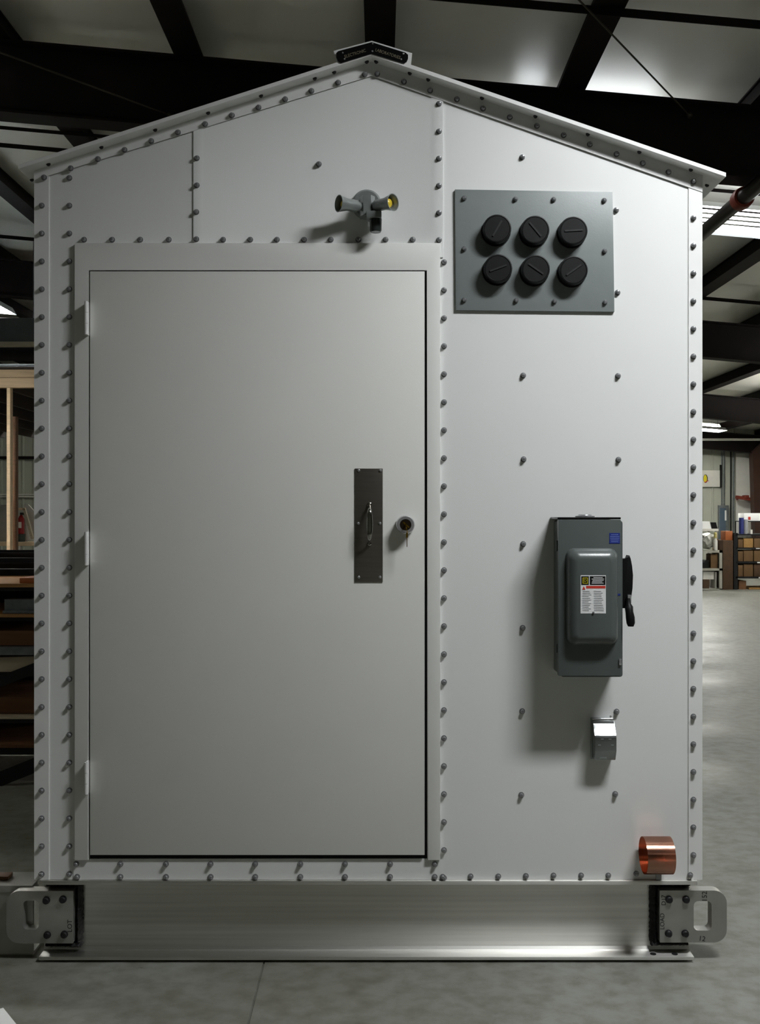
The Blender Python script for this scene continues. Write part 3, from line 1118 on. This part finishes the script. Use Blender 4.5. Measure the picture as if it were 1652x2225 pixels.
# side handle
HY0, HY1 = -0.135, -0.085
bm = new()
H = lambda a, b: (PX(a, HY0), PZ(b, HY0))
prism_y(bm, [H(1347, 1214), H(1366, 1214), H(1369, 1207), H(1371, 1214), H(1374, 1230), H(1376, 1250), H(1375, 1278), H(1372, 1300), H(1369, 1312), H(1360, 1322), H(1347, 1322)], HY0, HY1, 0.004)
ob('handle_bracket', bm, M['black'], t)
bm = new()
pts = [P(1365, 1300, HY0 - 0.004), P(1366, 1312, HY0 - 0.006), P(1367, 1319, HY0 - 0.01), P(1368, 1330, HY0 - 0.014), P(1370, 1342, HY0 - 0.018), P(1371, 1354, HY0 - 0.02), P(1371, 1361, HY0 - 0.02)]
rads = [(0.008, 0.008), (0.009, 0.010), (0.0145, 0.013), (0.0135, 0.014), (0.0155, 0.015), (0.0145, 0.014), (0.010, 0.010)]
path_tube(bm, pts, rads, 16)
ob('handle_grip', bm, M['black'], t)
bm = new()
box(bm, PX(1363, HY0), PX(1371, HY0), HY0 - 0.010, HY0 + 0.01, PZ(1311, HY0), PZ(1292, HY0), 0.002)
ob('handle_pivot', bm, M['chrome'], t)
bm = new()
box(bm, PX(1345, FY), PX(1350.5, FY), FY - 0.006, FY + 0.01, PZ(1445, FY), PZ(1431, FY), 0.002)
ob('latch', bm, M['chrome'], t)
for a, b in ((1175, 1198), (1400, 1420)):
    bm = new()
    tube(bm, (gx0 - 0.001, -0.128, PZ(b, FY)), (gx0 - 0.001, -0.128, PZ(a, FY)), 0.004, 10)
    ob('hinge', bm, M['grey'], t)

# ------------------------------------------------------------------ weatherproof outlet
t = thing('outlet_cover', P(1310, 1649, 0), 'small grey metal weatherproof outlet hood below the switch box', 'outlet')
x0, x1 = PX(1283), PX(1331)
bm = new(); box(bm, x0, x1 - 0.002, -0.012, -0.001, PZ(1648), PZ(1558), 0.003); ob('back_plate', bm, M['castmetal'], t)
zt, zb_ = PZ(1561), PZ(1644)
bm = new()
prism_x(bm, [(-0.012, zt), (-0.026, zt - 0.002), (-0.030, zt - 0.012), (-0.062, zt - 0.048), (-0.066, zt - 0.056), (-0.066, zb_ + 0.035), (-0.05, zb_), (-0.012, zb_)], x0 + 0.004, x1)
bmesh.ops.bevel(bm, geom=[e for e in bm.edges], offset=0.0025, segments=2, profile=0.6, affect='EDGES')
ob('hood', bm, mat('hood_metal', (150, 154, 154), 0.22, 0.9, var=0.1, scale=20), t)
bm = new(); tube(bm, (x0 + 0.002, -0.02, zt + 0.002), (x1 - 0.004, -0.02, zt + 0.002), 0.005, 12); ob('hinge', bm, M['chrome'], t)
for px, py in ((1327, 1556.5), (1332, 1563)):
    bm = new(); lathe(bm, P(px, py, -0.02), (0, -1, 0), [(0, 0.004), (0.004, 0.0035), (0.005, 0)], 10); ob('screw', bm, M['chrome'], t)
bm = new()
for px, py in ((1309, 1606), (1326, 1606), (1303, 1619), (1331, 1619)):
    c = P(px, py, -0.066)
    box(bm, c.x - 0.005, c.x + 0.005, -0.0675, -0.0655, c.z - 0.0015, c.z + 0.0015)
ob('raised_mark', bm, M['castmetal'], t)
bm = new(); c = P(1311, 1645, -0.052); box(bm, c.x - 0.012, c.x + 0.012, -0.056, -0.045, c.z - 0.003, c.z + 0.002); ob('lift_tab', bm, M['castmetal'], t)

# ------------------------------------------------------------------ copper strap roll
cyy, czz, RR = -0.071, PZ(1857, -0.066), 0.0655
cx0, cx1 = PX(1387), PX(1469, -0.13)
bm = new()
pts = []
for k in range(150):
    a = 2 * math.pi * 1.5 * k / 149
    pts.append((a, RR - 0.0011 * (a / (2 * math.pi)) * 2))
rows = []
for a, r in pts:                                # rolled sheet, outer turn starting at the wall side
    ang = math.pi * 0.0 + a
    y = cyy + r * math.cos(ang)
    z = czz - r * math.sin(ang)
    rows.append((bm.verts.new((cx0, y, z)), bm.verts.new((cx1, y, z))))
tail = [(cyy + RR, czz - 0.01)]
for r0, r1 in zip(rows, rows[1:]):
    f = bm.faces.new((r0[0], r1[0], r1[1], r0[1])); f.smooth = True
g = bmesh.ops.solidify(bm, geom=list(bm.faces), thickness=0.0007)
cop = ob('copper_ground_strap', bm, M['copper'])
tag(cop, 'shiny copper strap rolled into a ring at the lower right corner of the shelter', 'copper strap')
bm = new()
box(bm, PX(1425), PX(1437), -0.0055, -0.001, WB - 0.004, czz)
lathe(bm, (PX(1431), -0.0055, czz), (0, -1, 0), [(0, 0.006), (0.002, 0.005), (0.003, 0)], 10)
o = ob('fixing_strip', bm, M['bolt'], cop)
o.location = -cop.location

# ------------------------------------------------------------------ things on the floor, left
bm = new()
box(bm, -2.6, -1.275, 0.05, 0.19, 0.235, 0.26, 0.002)
box(bm, -2.6, -1.275, 0.056, 0.068, 0.012, 0.236)
box(bm, -2.6, -1.275, 0.056, 0.19, 0.0, 0.013, 0.002)
tag(ob('metal_beam', bm, M['aluraw']), 'long grey metal beam lying behind the left lifting lug', 'beam')
bm = new(); box(bm, -1.62, PX(22, 0.12), 0.10, 0.15, 0.261, 0.275, 0.003)
tag(ob('wood_scrap', bm, M['woodbrown']), 'short brown wood scrap lying on the grey beam at the left edge', 'wood')
bm = new()
box(bm, -1.47, -1.255, -0.52, -0.30, 0.0005, 0.0015)
bmesh.ops.rotate(bm, verts=bm.verts, cent=(-1.255, -0.30, 0), matrix=Matrix.Rotation(math.radians(38), 3, 'Z'))
bmesh.ops.translate(bm, verts=bm.verts, vec=(PX(7, -0.33) + 1.255, -0.03, 0))
tag(ob('paper_sheet', bm, M['paper']), 'white paper corner on the floor at the lower left edge', 'paper')

# ------------------------------------------------------------------ material rack, left
RY0, RY1 = 2.35, 3.15
rk = thing('material_rack', (-2.7, (RY0 + RY1) / 2, 0), 'black steel storage rack loaded with boards, left of the shelter', 'rack')
Z6 = lambda py: PZ(py, RY0)
for x in (-3.5, -1.95):
    for y in (RY0 + 0.03, RY1 - 0.03):
        bm = new(); box(bm, x - 0.03, x + 0.03, y - 0.03, y + 0.03, 0, Z6(1206)); ob('post', bm, M['rack'], rk)
for a, b in ((1276, 1284), (1342, 1350), (1462, 1470), (1563, 1571), (1625, 1640), (1212, 1217), (1236, 1240)):
    bm = new()
    box(bm, -3.5, -1.95, RY0, RY0 + 0.04, Z6(b), Z6(a) - 0.001)
    box(bm, -3.5, -1.95, RY1 - 0.04, RY1, Z6(b), Z6(a) - 0.001)
    for x in (-3.45, -2.7, -2.0):
        box(bm, x - 0.02, x + 0.02, RY0 + 0.04, RY1 - 0.04, Z6(b), Z6(a) - 0.001)
    ob('shelf_rail', bm, M['rack'], rk)
bm = new(); box(bm, -3.5, -1.95, RY1, RY1 + 0.01, 0.2, Z6(1206)); ob('shade_backing', bm, M['rack'], rk)  # dark sheet added in place of the shade deep between the shelves
bm = new(); bar(bm, P(-60, 1716, RY0 - 0.02), P(112, 1648, RY0 - 0.02), 0.02, 0.085); ob('brace', bm, M['rack'], rk)
bm = new(); bar(bm, P(-60, 1504, RY0 - 0.02), P(112, 1438, RY0 - 0.02), 0.02, 0.062); ob('brace', bm, M['rack'], rk)


def board(name, py0, py1, y0, y1, m, label, cat='board', x0=-3.45, x1=-1.98, group='boards on the material rack'):
    bm = new()
    box(bm, x0, x1, y0, y1, Z6(py1), Z6(py0), 0.002)
    return tag(ob(name, bm, m), label, cat, group)


board('wood_plank', 1268, 1276, RY0 - 0.01, RY1 - 0.05, M['woodtan'], 'tan plank on the top loaded shelf of the black rack')
bm = new(); box(bm, PX(54, 2.45), -1.98, 2.36, 2.55, Z6(1268) + 0.001, Z6(1256), 0.003)
tag(ob('wood_block', bm, M['orange']), 'orange brown block resting on the topmost tan plank of the rack', 'block')
bm = new()
xa_ = PX(11, RY0 + 0.04)
box(bm, xa_, -1.98, RY0 + 0.03, RY0 + 0.04, Z6(1333) , Z6(1303))
box(bm, xa_, -1.98, RY0 + 0.04, RY0 + 0.12, Z6(1307), Z6(1303))
box(bm, xa_, -1.98, RY0 + 0.0, RY0 + 0.12, Z6(1333), Z6(1327))
tag(ob('metal_channel', bm, M['galv']), 'grey metal channel lying between two tan planks of the rack', 'channel')
board('wood_plank', 1334, 1341, RY0 - 0.02, RY1 - 0.05, M['woodtan'], 'thin tan plank beneath the grey metal channel on the rack')
board('wood_board', 1372, 1404, RY0 + 0.03, RY1 - 0.1, M['woodbrown'], 'thick brown board on top of the grey beam in the rack')
board('metal_beam', 1405, 1423, RY0 - 0.01, RY0 + 0.5, M['galv'], 'flat grey metal beam beneath the thick brown board of the rack', 'beam')
bm = new()
prism_y(bm, [(-3.45, Z6(1461)), (-1.98, Z6(1461)), (-1.98, Z6(1426)), (-3.45, Z6(1444))], RY0 + 0.02, RY0 + 0.5)
tag(ob('wood_board', bm, M['woodpale']), 'pale tan board sloping behind the upper black brace of the rack', 'board', 'boards on the material rack')
board('wood_board', 1520, 1555, RY0 + 0.06, RY1 - 0.1, M['woodbrown'], 'thick brown board lying on a pale plank low in the rack')
board('wood_plank', 1556, 1562, RY0 - 0.01, RY1 - 0.05, M['woodpale'], 'pale plank under the lower thick brown board of the rack')
board('wood_plank', 1617, 1624.5, RY0 - 0.01, RY1 - 0.05, M['woodbrown'], 'brown plank on the bottom rail of the black rack')

# ------------------------------------------------------------------ wooden frame and bench, left background
WY = 8.4
for (a, b), lab in (((803, 819.5), 'upper pine board of the double header above the wooden post'), ((820.5, 842), 'lower pine board of the double header above the wooden post')):
    bm = new(); box(bm, -7.0, -2.9, WY, WY + 0.09, PZ(b, WY), PZ(a, WY), 0.003)
    tag(ob('header_board', bm, M['wood']), lab, 'board', 'pine header boards')
bm = new(); box(bm, PX(14.5, WY), PX(22, WY), WY + 0.0, WY + 0.09, 0, PZ(842.5, WY), 0.002)
tag(ob('wood_post', bm, M['wood']), 'slim pine post under the double header at the left edge', 'post')
bm = new(); box(bm, PX(26.5, WY + .2), PX(36, WY + .2), WY + 0.2, WY + 0.26, 0, PZ(905, WY + .2), 0.002)
tag(ob('wood_post', bm, M['woodbrown']), 'darker post just right of the slim pine post', 'post')
for k, (a, b, yy) in enumerate(((797, 801, WY + 0.02), (793, 796, WY + 0.35), (788, 791, WY + 0.7))):
    bm = new()
    bar(bm, (-6.5, yy + 0.05, PZ(b, WY) + 0.045), (-3.0, yy + 0.15, PZ(a, WY) + 0.055), 0.05, 0.02)
    tag(ob('metal_stud', bm, M['galv']), ['nearest galvanised stud lying above the pine header', 'middle galvanised stud lying above the pine header', 'rearmost galvanised stud lying above the pine header'][k], 'stud', 'studs on the header')
bm = new(); box(bm, -7.5, -3.3, WY - 0.3, WY + 1.2, PZ(752, WY), PZ(701, WY), 0.01)
dt = tag(ob('air_duct', bm, M['duct']), 'bluish grey rectangular duct hung at left above the pine header', 'duct')
bm = new(); box(bm, -7.5, -3.3, WY - 0.32, WY - 0.2, PZ(760.5, WY), PZ(752, WY)); o = ob('lower_flange', bm, M['beige'], dt); o.location = -dt.location
bm = new()
for px in (5, 21):
    x = PX(px, WY)
    tube(bm, (x, 9.5, PZ(701, WY)), (x, 9.5, 5.2), 0.012, 6)
o = ob('hanger_rod', bm, M['galv'], dt); o.location = -dt.location

BY2 = 16.4
bn = thing('workbench', (-7.9, BY2, 0), 'wooden workbench in the far left background behind the rack', 'bench')
bm = new(); box(bm, -9.0, PX(150, BY2), BY2 - 0.35, BY2 + 0.35, PZ(1185, BY2), PZ(1177, BY2), 0.004); ob('bench_top', bm, M['wood'], bn)
for px in (-60, 52, 140):
    bm = new(); x = PX(px, BY2); box(bm, x - 0.04, x + 0.04, BY2 - 0.3, BY2 - 0.22, 0, PZ(1185, BY2)); ob('leg', bm, M['offwhite'], bn)
bt = PZ(1177, BY2)
bm = new(); lathe(bm, (PX(46, BY2), BY2, bt), (0, 0, 1), [(0, 0.07), (0.15, 0.085), (0.155, 0.07), (0.155, 0)], 20)
tag(ob('green_bucket', bm, M['green']), 'dark green bucket on the far workbench under the red extinguisher', 'bucket')
e = thing('fire_extinguisher', (PX(46, BY2), BY2, bt + 0.156), 'red fire extinguisher standing at the far workbench', 'fire extinguisher')
ex, ez = PX(46, BY2), bt + 0.156
bm = new(); lathe(bm, (ex, BY2, ez), (0, 0, 1), [(0, 0.06), (0.02, 0.064), (0.30, 0.064), (0.36, 0.035), (0.38, 0.02), (0.38, 0)], 20); ob('cylinder', bm, M['red'], e)
bm = new(); box(bm, ex - 0.03, ex + 0.03, BY2 - 0.07, BY2 - 0.06, ez + 0.12, ez + 0.24); ob('label', bm, M['offwhite'], e)
bm = new(); box(bm, ex - 0.02, ex + 0.07, BY2 - 0.02, BY2 + 0.02, ez + 0.38, ez + 0.43, 0.005); ob('valve', bm, M['boltdark'], e)
af = thing('leaning_frame', (PX(55, BY2 - 0.25), BY2 - 0.25, bt), 'pale wooden triangular frame on the far workbench, around the extinguisher', 'frame')
ay = BY2 - 0.25
bm = new(); bar(bm, P(53, 1106, ay), P(71, 1171, ay) , 0.06, 0.05); ob('leg', bm, M['woodpale'], af)
bm = new(); bar(bm, P(30, 1106, ay), P(55, 1106, ay), 0.06, 0.045); ob('top_bar', bm, M['wood'], af)
bm = new(); bar(bm, P(31, 1106, ay), P(24, 1175, ay), 0.06, 0.05); ob('leg', bm, M['woodpale'], af)
bm = new()
prism_y(bm, [(PX(52, BY2 + .2), bt), (PX(74, BY2 + .2), bt), (PX(74, BY2 + .2), PZ(1110, BY2 + .2)), (PX(61, BY2 + .2), PZ(1096, BY2 + .2)), (PX(52, BY2 + .2), PZ(1096, BY2 + .2))], BY2 + 0.2, BY2 + 0.24)
tag(ob('white_sheet', bm, M['offwhite']), 'white cut panel standing on the far workbench right of the extinguisher', 'panel')
bm = new(); box(bm, PX(-10, BY2), PX(13, BY2), BY2 + 0.1, BY2 + 0.2, bt, PZ(1097, BY2), 0.005)
tag(ob('grey_cabinet', bm, M['shelfgrey']), 'pale green grey cabinet on the far workbench at the left edge', 'cabinet')

mz = thing('mezzanine_deck', (-6.2, 12.6, 0), 'dark timber deck with joists behind the pine header at left', 'deck')
dz0 = PZ(803, WY) + 0.002
bm = new(); box(bm, -10.5, -2.95, WY + 0.0, 16.9, dz0, dz0 + 0.03); ob('deck_boards', bm, M['darkwood'], mz)
for k in range(12):
    x = -10.2 + 0.62 * k
    bm = new(); box(bm, x - 0.025, x + 0.025, WY + 0.095, 16.85, dz0 - 0.2, dz0); ob('joist', bm, M['darkwood'], mz)
for x in (-10.2, -3.1):
    bm = new(); box(bm, x - 0.06, x + 0.06, 16.7, 16.82, 0, dz0 - 0.2); ob('post', bm, M['darkwood'], mz)

# ------------------------------------------------------------------ storage at the right background
GY = 17.3


def pbox(name, px0, px1, py0, py1, y, depth, m, label, cat, group=None, z0=None, bev=0.004):
    bm = new()
    box(bm, PX(px0, y), PX(px1, y), y, y + depth, PZ(py1, y) if z0 is None else z0, PZ(py0, y), bev)
    return tag(ob(name, bm, m), label, cat, group)


# grey shelf unit
sx0, sx1 = PX(1470, GY), PX(1570, GY)
su = thing('shelf_unit', ((sx0 + sx1) / 2, GY + 0.25, 0), 'pale grey two tier shelf unit by the far end wall, right of the shelter', 'shelf')
for x in (sx0 + 0.03, sx1 - 0.03):
    for y in (GY + 0.03, GY + 0.47):
        bm = new(); box(bm, x - 0.03, x + 0.03, y - 0.03, y + 0.03, 0, PZ(1196, GY)); ob('post', bm, M['shelfgrey'], su)
for a, b in ((1196, 1201), (1235, 1240), (1279, 1283)):
    bm = new(); box(bm, sx0, sx1, GY, GY + 0.5, PZ(b, GY), PZ(a, GY)); ob('shelf', bm, M['shelfgrey'], su)
top = PZ(1196, GY) + 0.001
mid = PZ(1235, GY) + 0.001
low = PZ(1279, GY) + 0.001
bm = new()
bmesh.ops.create_icosphere(bm, subdivisions=3, radius=1.0)
for v in bm.verts:
    n = v.co.normalized()
    k = 1 + 0.13 * math.sin(n.x * 9 + 1) * math.cos(n.z * 8) + 0.07 * math.sin(n.y * 13 + n.z * 11)
    v.co = Vector((n.x * 0.19 * k, n.y * 0.16 * k, n.z * 0.17 * k))
bmesh.ops.translate(bm, verts=bm.verts, vec=(PX(1545, GY), GY + 0.22, top + 0.2))
for f in bm.faces: f.smooth = True
tag(ob('plastic_bag', bm, M['plastic']), 'crumpled clear plastic bag on top of the grey shelf unit', 'bag')
t = thing('spray_bottle', (PX(1556, GY), GY + 0.1, top), 'white bottle with yellow cap on top of the grey shelf unit', 'bottle')
bm = new(); lathe(bm, (PX(1556, GY), GY + 0.03, top), (0, 0, 1), [(0, 0.045), (0.2, 0.045), (0.24, 0.02), (0.26, 0.018)], 16); ob('body', bm, M['offwhite'], t)
bm = new(); lathe(bm, (PX(1556, GY), GY + 0.03, top + 0.26), (0, 0, 1), [(0, 0.03), (0.1, 0.03), (0.12, 0.015), (0.12, 0)], 14); ob('cap', bm, M['yellowish'], t)
pbox('cardboard_box', 1545, 1560, 1204, 1235, GY + 0.05, 0.3, M['card'], 'brown box on the middle shelf of the grey shelf unit', 'box', z0=mid)
pbox('black_case', 1528, 1541, 1217, 1235, GY + 0.05, 0.3, M['blackpaint'], 'black case on the middle shelf, left of the brown box', 'case', z0=mid)
pbox('cardboard_box', 1528, 1542, 1259, 1279, GY + 0.05, 0.3, M['carddark'], 'dark brown box on the bottom shelf of the grey shelf unit', 'box', z0=low)
pbox('plastic_bin', 1528, 1552, 1242, 1258.8, GY + 0.06, 0.28, M['offwhite'], 'white bin stacked on the dark brown box of the bottom shelf', 'bin')
pbox('white_board', 1554, 1558, 1243, 1279, GY + 0.1, 0.3, M['offwhite'], 'white board upright on the bottom shelf of the grey unit', 'board', z0=low)
# desk with laptop-like equipment behind
DY = GY + 0.7
dk = thing('work_table', (PX(1530, DY), DY + 0.3, 0), 'white topped work table behind the grey shelf unit', 'table')
bm = new(); box(bm, PX(1460, DY), PX(1562, DY), DY, DY + 0.6, PZ(1154, DY), PZ(1149, DY)); ob('table_top', bm, M['offwhite'], dk)
for px in (1463, 1559):
    for yy in (DY + 0.02, DY + 0.54):
        bm = new(); x = PX(px, DY); box(bm, x - 0.02, x + 0.02, yy, yy + 0.04, 0, PZ(1154, DY)); ob('leg', bm, M['shelfgrey'], dk)
dt_ = PZ(1149, DY) + 0.001
bm = new(); prism_y(bm, [(PX(1500, DY), dt_), (PX(1548, DY), dt_), (PX(1544, DY), PZ(1133, DY)), (PX(1500, DY), PZ(1133, DY))], DY + 0.05, DY + 0.3)
tag(ob('white_carton', bm, M['paper']), 'white carton on the work table behind the grey shelf unit', 'carton')
bm = new(); prism_y(bm, [(PX(1549, DY), dt_), (PX(1561.5, DY), dt_), (PX(1558, DY), PZ(1135, DY)), (PX(1546, DY), PZ(1135, DY))], DY + 0.05, DY + 0.09)
tag(ob('computer_screen', bm, M['blackpaint']), 'black tilted screen on the work table beside the white carton', 'screen')

# big brown box and what stands on it
pbox('cardboard_box', 1571.5, 1593.5, 1174, 1288, GY, 0.6, M['carddark'], 'tall brown cardboard box beside the grey shelf unit', 'box', z0=0.0)
bm = new(); prism_y(bm, [(PX(1564, GY), top), (PX(1568, GY), top), (PX(1571, GY), PZ(1172, GY)), (PX(1566, GY), PZ(1171, GY))], GY + 0.3, GY + 0.45)
tag(ob('yellow_folder', bm, M['cardlight']), 'yellow cardboard flap leaning between shelf unit and tall box', 'folder')
pbox('orange_box', 1577, 1592.5, 1154, 1173.5, GY + 0.05, 0.3, M['orange'], 'orange box on top of the tall brown box', 'box', z0=PZ(1174, GY) + 0.001)

# box rack
rx0, rx1 = PX(1599.5, GY), PX(1700, GY)
br = thing('box_rack', ((rx0 + rx1) / 2, GY + 0.4, 0), 'dark steel rack stacked with brown cardboard boxes by the far wall', 'rack')
for x in (rx0, rx1):
    for y in (GY + 0.04, GY + 0.75):
        bm = new(); box(bm, x - 0.04, x + 0.04, y - 0.04, y + 0.04, 0, PZ(1158, GY)); ob('post', bm, M['rack'], br)
lv = [(1160.5, 1164), (1190, 1193), (1220, 1224), (1253, 1257)]
for i, (a, b) in enumerate(lv):
    bm = new(); box(bm, rx0, rx1, GY, GY + 0.8, PZ(b, GY), PZ(a, GY)); sf = ob('shelf', bm, M['rack'], br)
    if i:
        bm = new(); c = 1640 + 3 * i; box(bm, PX(c, GY), PX(c + 9, GY), GY - 0.006, GY - 0.001, PZ(b - 0.5, GY), PZ(a + 1, GY)); ob('shelf_label', bm, M['paper'], sf)
names = ['top', 'second', 'third']
for i, (pt, pb) in enumerate(((1170, 1189.6), (1196, 1219.6), (1226, 1252.6))):
    xs = [(1604.5, 1615), (1616.5, 1637), (1639, 1658)]
    for j, (a, b) in enumerate(xs):
        pbox('cardboard_box', a, b, pt + (j == 0) * 2, pb, GY + 0.03, 0.5, [M['card'], M['cardlight'] if i == 0 else M['card'], M['card'] if i < 2 else M['carddark']][j],
             '%s brown box on the %s loaded shelf of the dark box rack' % (['small left', 'wide middle', 'right'][j], names[i]), 'box', 'boxes on the rack', z0=PZ(lv[i + 1][0], GY) + 0.001)
pbox('wood_pallet', 1628, 1690, 1277, 1290, GY + 0.05, 0.6, M['cardlight'], 'pale flat crate on the floor under the dark box rack', 'crate', z0=0.0)
pbox('cardboard_box', 1606, 1622, 1262, 1290, GY + 0.06, 0.5, M['woodbrown'], 'reddish brown box on the floor under the dark box rack', 'box', z0=0.0)
rt = PZ(1160.5, GY) + 0.001
bm = new(); lathe(bm, (PX(1619, GY), GY + 0.2, rt), (0, 0, 1), [(0, 0.05), (0.34, 0.05), (0.34, 0)], 16)
tag(ob('blue_roll', bm, M['navy']), 'blue upright roll on top of the dark box rack', 'roll')
bm = new(); lathe(bm, (PX(1630, GY), GY + 0.25, rt), (0, 0, 1), [(0, 0.04), (0.3, 0.05), (0.32, 0)], 16)
tag(ob('grey_roll', bm, M['labelgrey']), 'grey upright roll beside the blue roll on the dark box rack', 'roll')
bm = new(); lathe(bm, (PX(1636.5, GY), GY + 0.1, rt), (0, 0, 1), [(0, 0.03), (0.09, 0.03), (0.09, 0)], 14)
tag(ob('white_tub', bm, M['offwhite']), 'small white tub in front of the rolls on the dark box rack', 'tub')
# white carton shelf above
uy = GY + 0.3
t = thing('upper_shelf', (PX(1640, uy), uy + 0.2, PZ(1133, uy)), 'thin dark wire shelf above the dark box rack', 'shelf')
bm = new(); box(bm, PX(1612, uy), PX(1690, uy), uy, uy + 0.4, PZ(1134, uy), PZ(1132, uy)); ob('shelf_board', bm, M['rack'], t)
for px in (1613, 1689):
    bm = new(); x = PX(px, uy); box(bm, x - 0.01, x + 0.01, uy + 0.38, uy + 0.4, rt, PZ(1134, uy)); ob('upright', bm, M['rack'], t)
c_ = pbox('white_carton', 1617, 1690, 1115, 1131.7, uy + 0.02, 0.35, M['paper'], 'long white carton with red mark on the wire shelf', 'carton')
bm = new(); box(bm, PX(1627, uy), PX(1632, uy), uy + 0.013, uy + 0.0195, PZ(1129.5, uy), PZ(1123, uy)); o = ob('red_mark', bm, M['labelred'], c_); o.location = -c_.location
# on the end wall
NY = YB - 0.05
sg = thing('wall_sign', P(1545, 1058, NY), 'white wall sign with yellow oval emblem, on the far end wall', 'sign')
bm = new(); box(bm, PX(1490, NY), PX(1566, NY), NY - 0.03, NY, PZ(1058, NY), PZ(1022, NY), 0.004); ob('sign_board', bm, M['offwhite'], sg)
bm = new(); box(bm, PX(1564, NY), PX(1568, NY), NY - 0.04, NY, PZ(1059, NY), PZ(1010, NY)); ob('frame_edge', bm, M['blackpaint'], sg)
ey = NY - 0.031
bm = new(); prism_y(bm, [(PX(1533.5, ey) + 0.065 * math.cos(a), PZ(1040, ey) + 0.125 * math.sin(a)) for a in [2 * math.pi * k / 24 for k in range(24)]], ey - 0.002, ey); ob('emblem_rim', bm, M['labelblack'], sg)
bm = new(); prism_y(bm, [(PX(1533, ey) + 0.05 * math.cos(a), PZ(1040, ey) + 0.11 * math.sin(a)) for a in [2 * math.pi * k / 24 for k in range(24)]], ey - 0.004, ey - 0.0021); ob('emblem', bm, M['labelyellow'], sg)
bm = new(); bar(bm, P(1532, 1048, ey - 0.003), P(1540, 1044, ey - 0.003), 0.005, 0.02); ob('red_stroke', bm, M['labelred'], sg)
for k, (a, b, lo, lab) in enumerate(((1567.5, 1570.5, 1097.5, 'leftmost grey conduit rising from the blue electrical panel'), (1572, 1575.5, 1097.5, 'second grey conduit rising from the blue electrical panel'),
                                     (1587, 1590, 0, 'dark conduit between the electrical panel and the white wall bay'), (1592.5, 1596.5, 0, 'thick grey conduit left of the white wall bay'))):
    bm = new(); x = (PX(a, NY) + PX(b, NY)) / 2
    tube(bm, (x, NY + 0.0, PZ(lo, NY) if lo else 0.0), (x, NY + 0.0, PZ(980, NY)), (PX(b, NY) - PX(a, NY)) / 2, 10)
    tag(ob('conduit', bm, M['galv'] if k != 2 else M['rack']), lab, 'conduit', 'conduits on the end wall')
t = thing('electrical_panel', P(1570, 1172, NY), 'blue grey electrical panel with conduits on the far end wall', 'electrical panel')
bm = new(); box(bm, PX(1560, NY), PX(1581, NY), NY - 0.12, NY, PZ(1172, NY), PZ(1098, NY), 0.004); ob('cabinet', bm, M['galv'], t)
bm = new(); box(bm, PX(1561.5, NY), PX(1574, NY), NY - 0.13, NY - 0.121, PZ(1172, NY), PZ(1104, NY), 0.003); ob('door', bm, M['panelblue'], t)
pbox('white_notice', 1575.5, 1579, 1109, 1131, NY - 0.135, 0.012, M['paper'], 'narrow white notice on the front of the electrical panel', 'notice', bev=0)
pbox('wall_sheet', 1600, 1637, 985, 1165, NY - 0.03, 0.03, M['offwhite'], 'bright white wall sheet left of the brown column', 'panel', bev=0)
bm = new(); bar(bm, P(1600, 1080, NY - 0.3), P(1639, 1086, NY - 0.3), 0.15, 0.09)
box(bm, PX(1615, NY - .3), PX(1626, NY - .3), NY - 0.4, NY - 0.2, PZ(1083, NY - .3), PZ(1076, NY - .3), 0.02)
bar(bm, P(1602, 1084, NY - 0.3), P(1602, 1084, NY - 0.03), 0.06, 0.06)
tag(ob('red_bracket', bm, M['coupling']), 'dull red bracket on the far wall before the white sheet', 'bracket')
bm = new(); tube(bm, (PX(1520, 20.0), 20.0, PZ(955, 20.0)), (XR - 0.05, 20.0, PZ(955, 20.0)), 0.03, 10)
tag(ob('white_pipe', bm, M['offwhite']), 'pale horizontal pipe below the small far ceiling light', 'pipe')
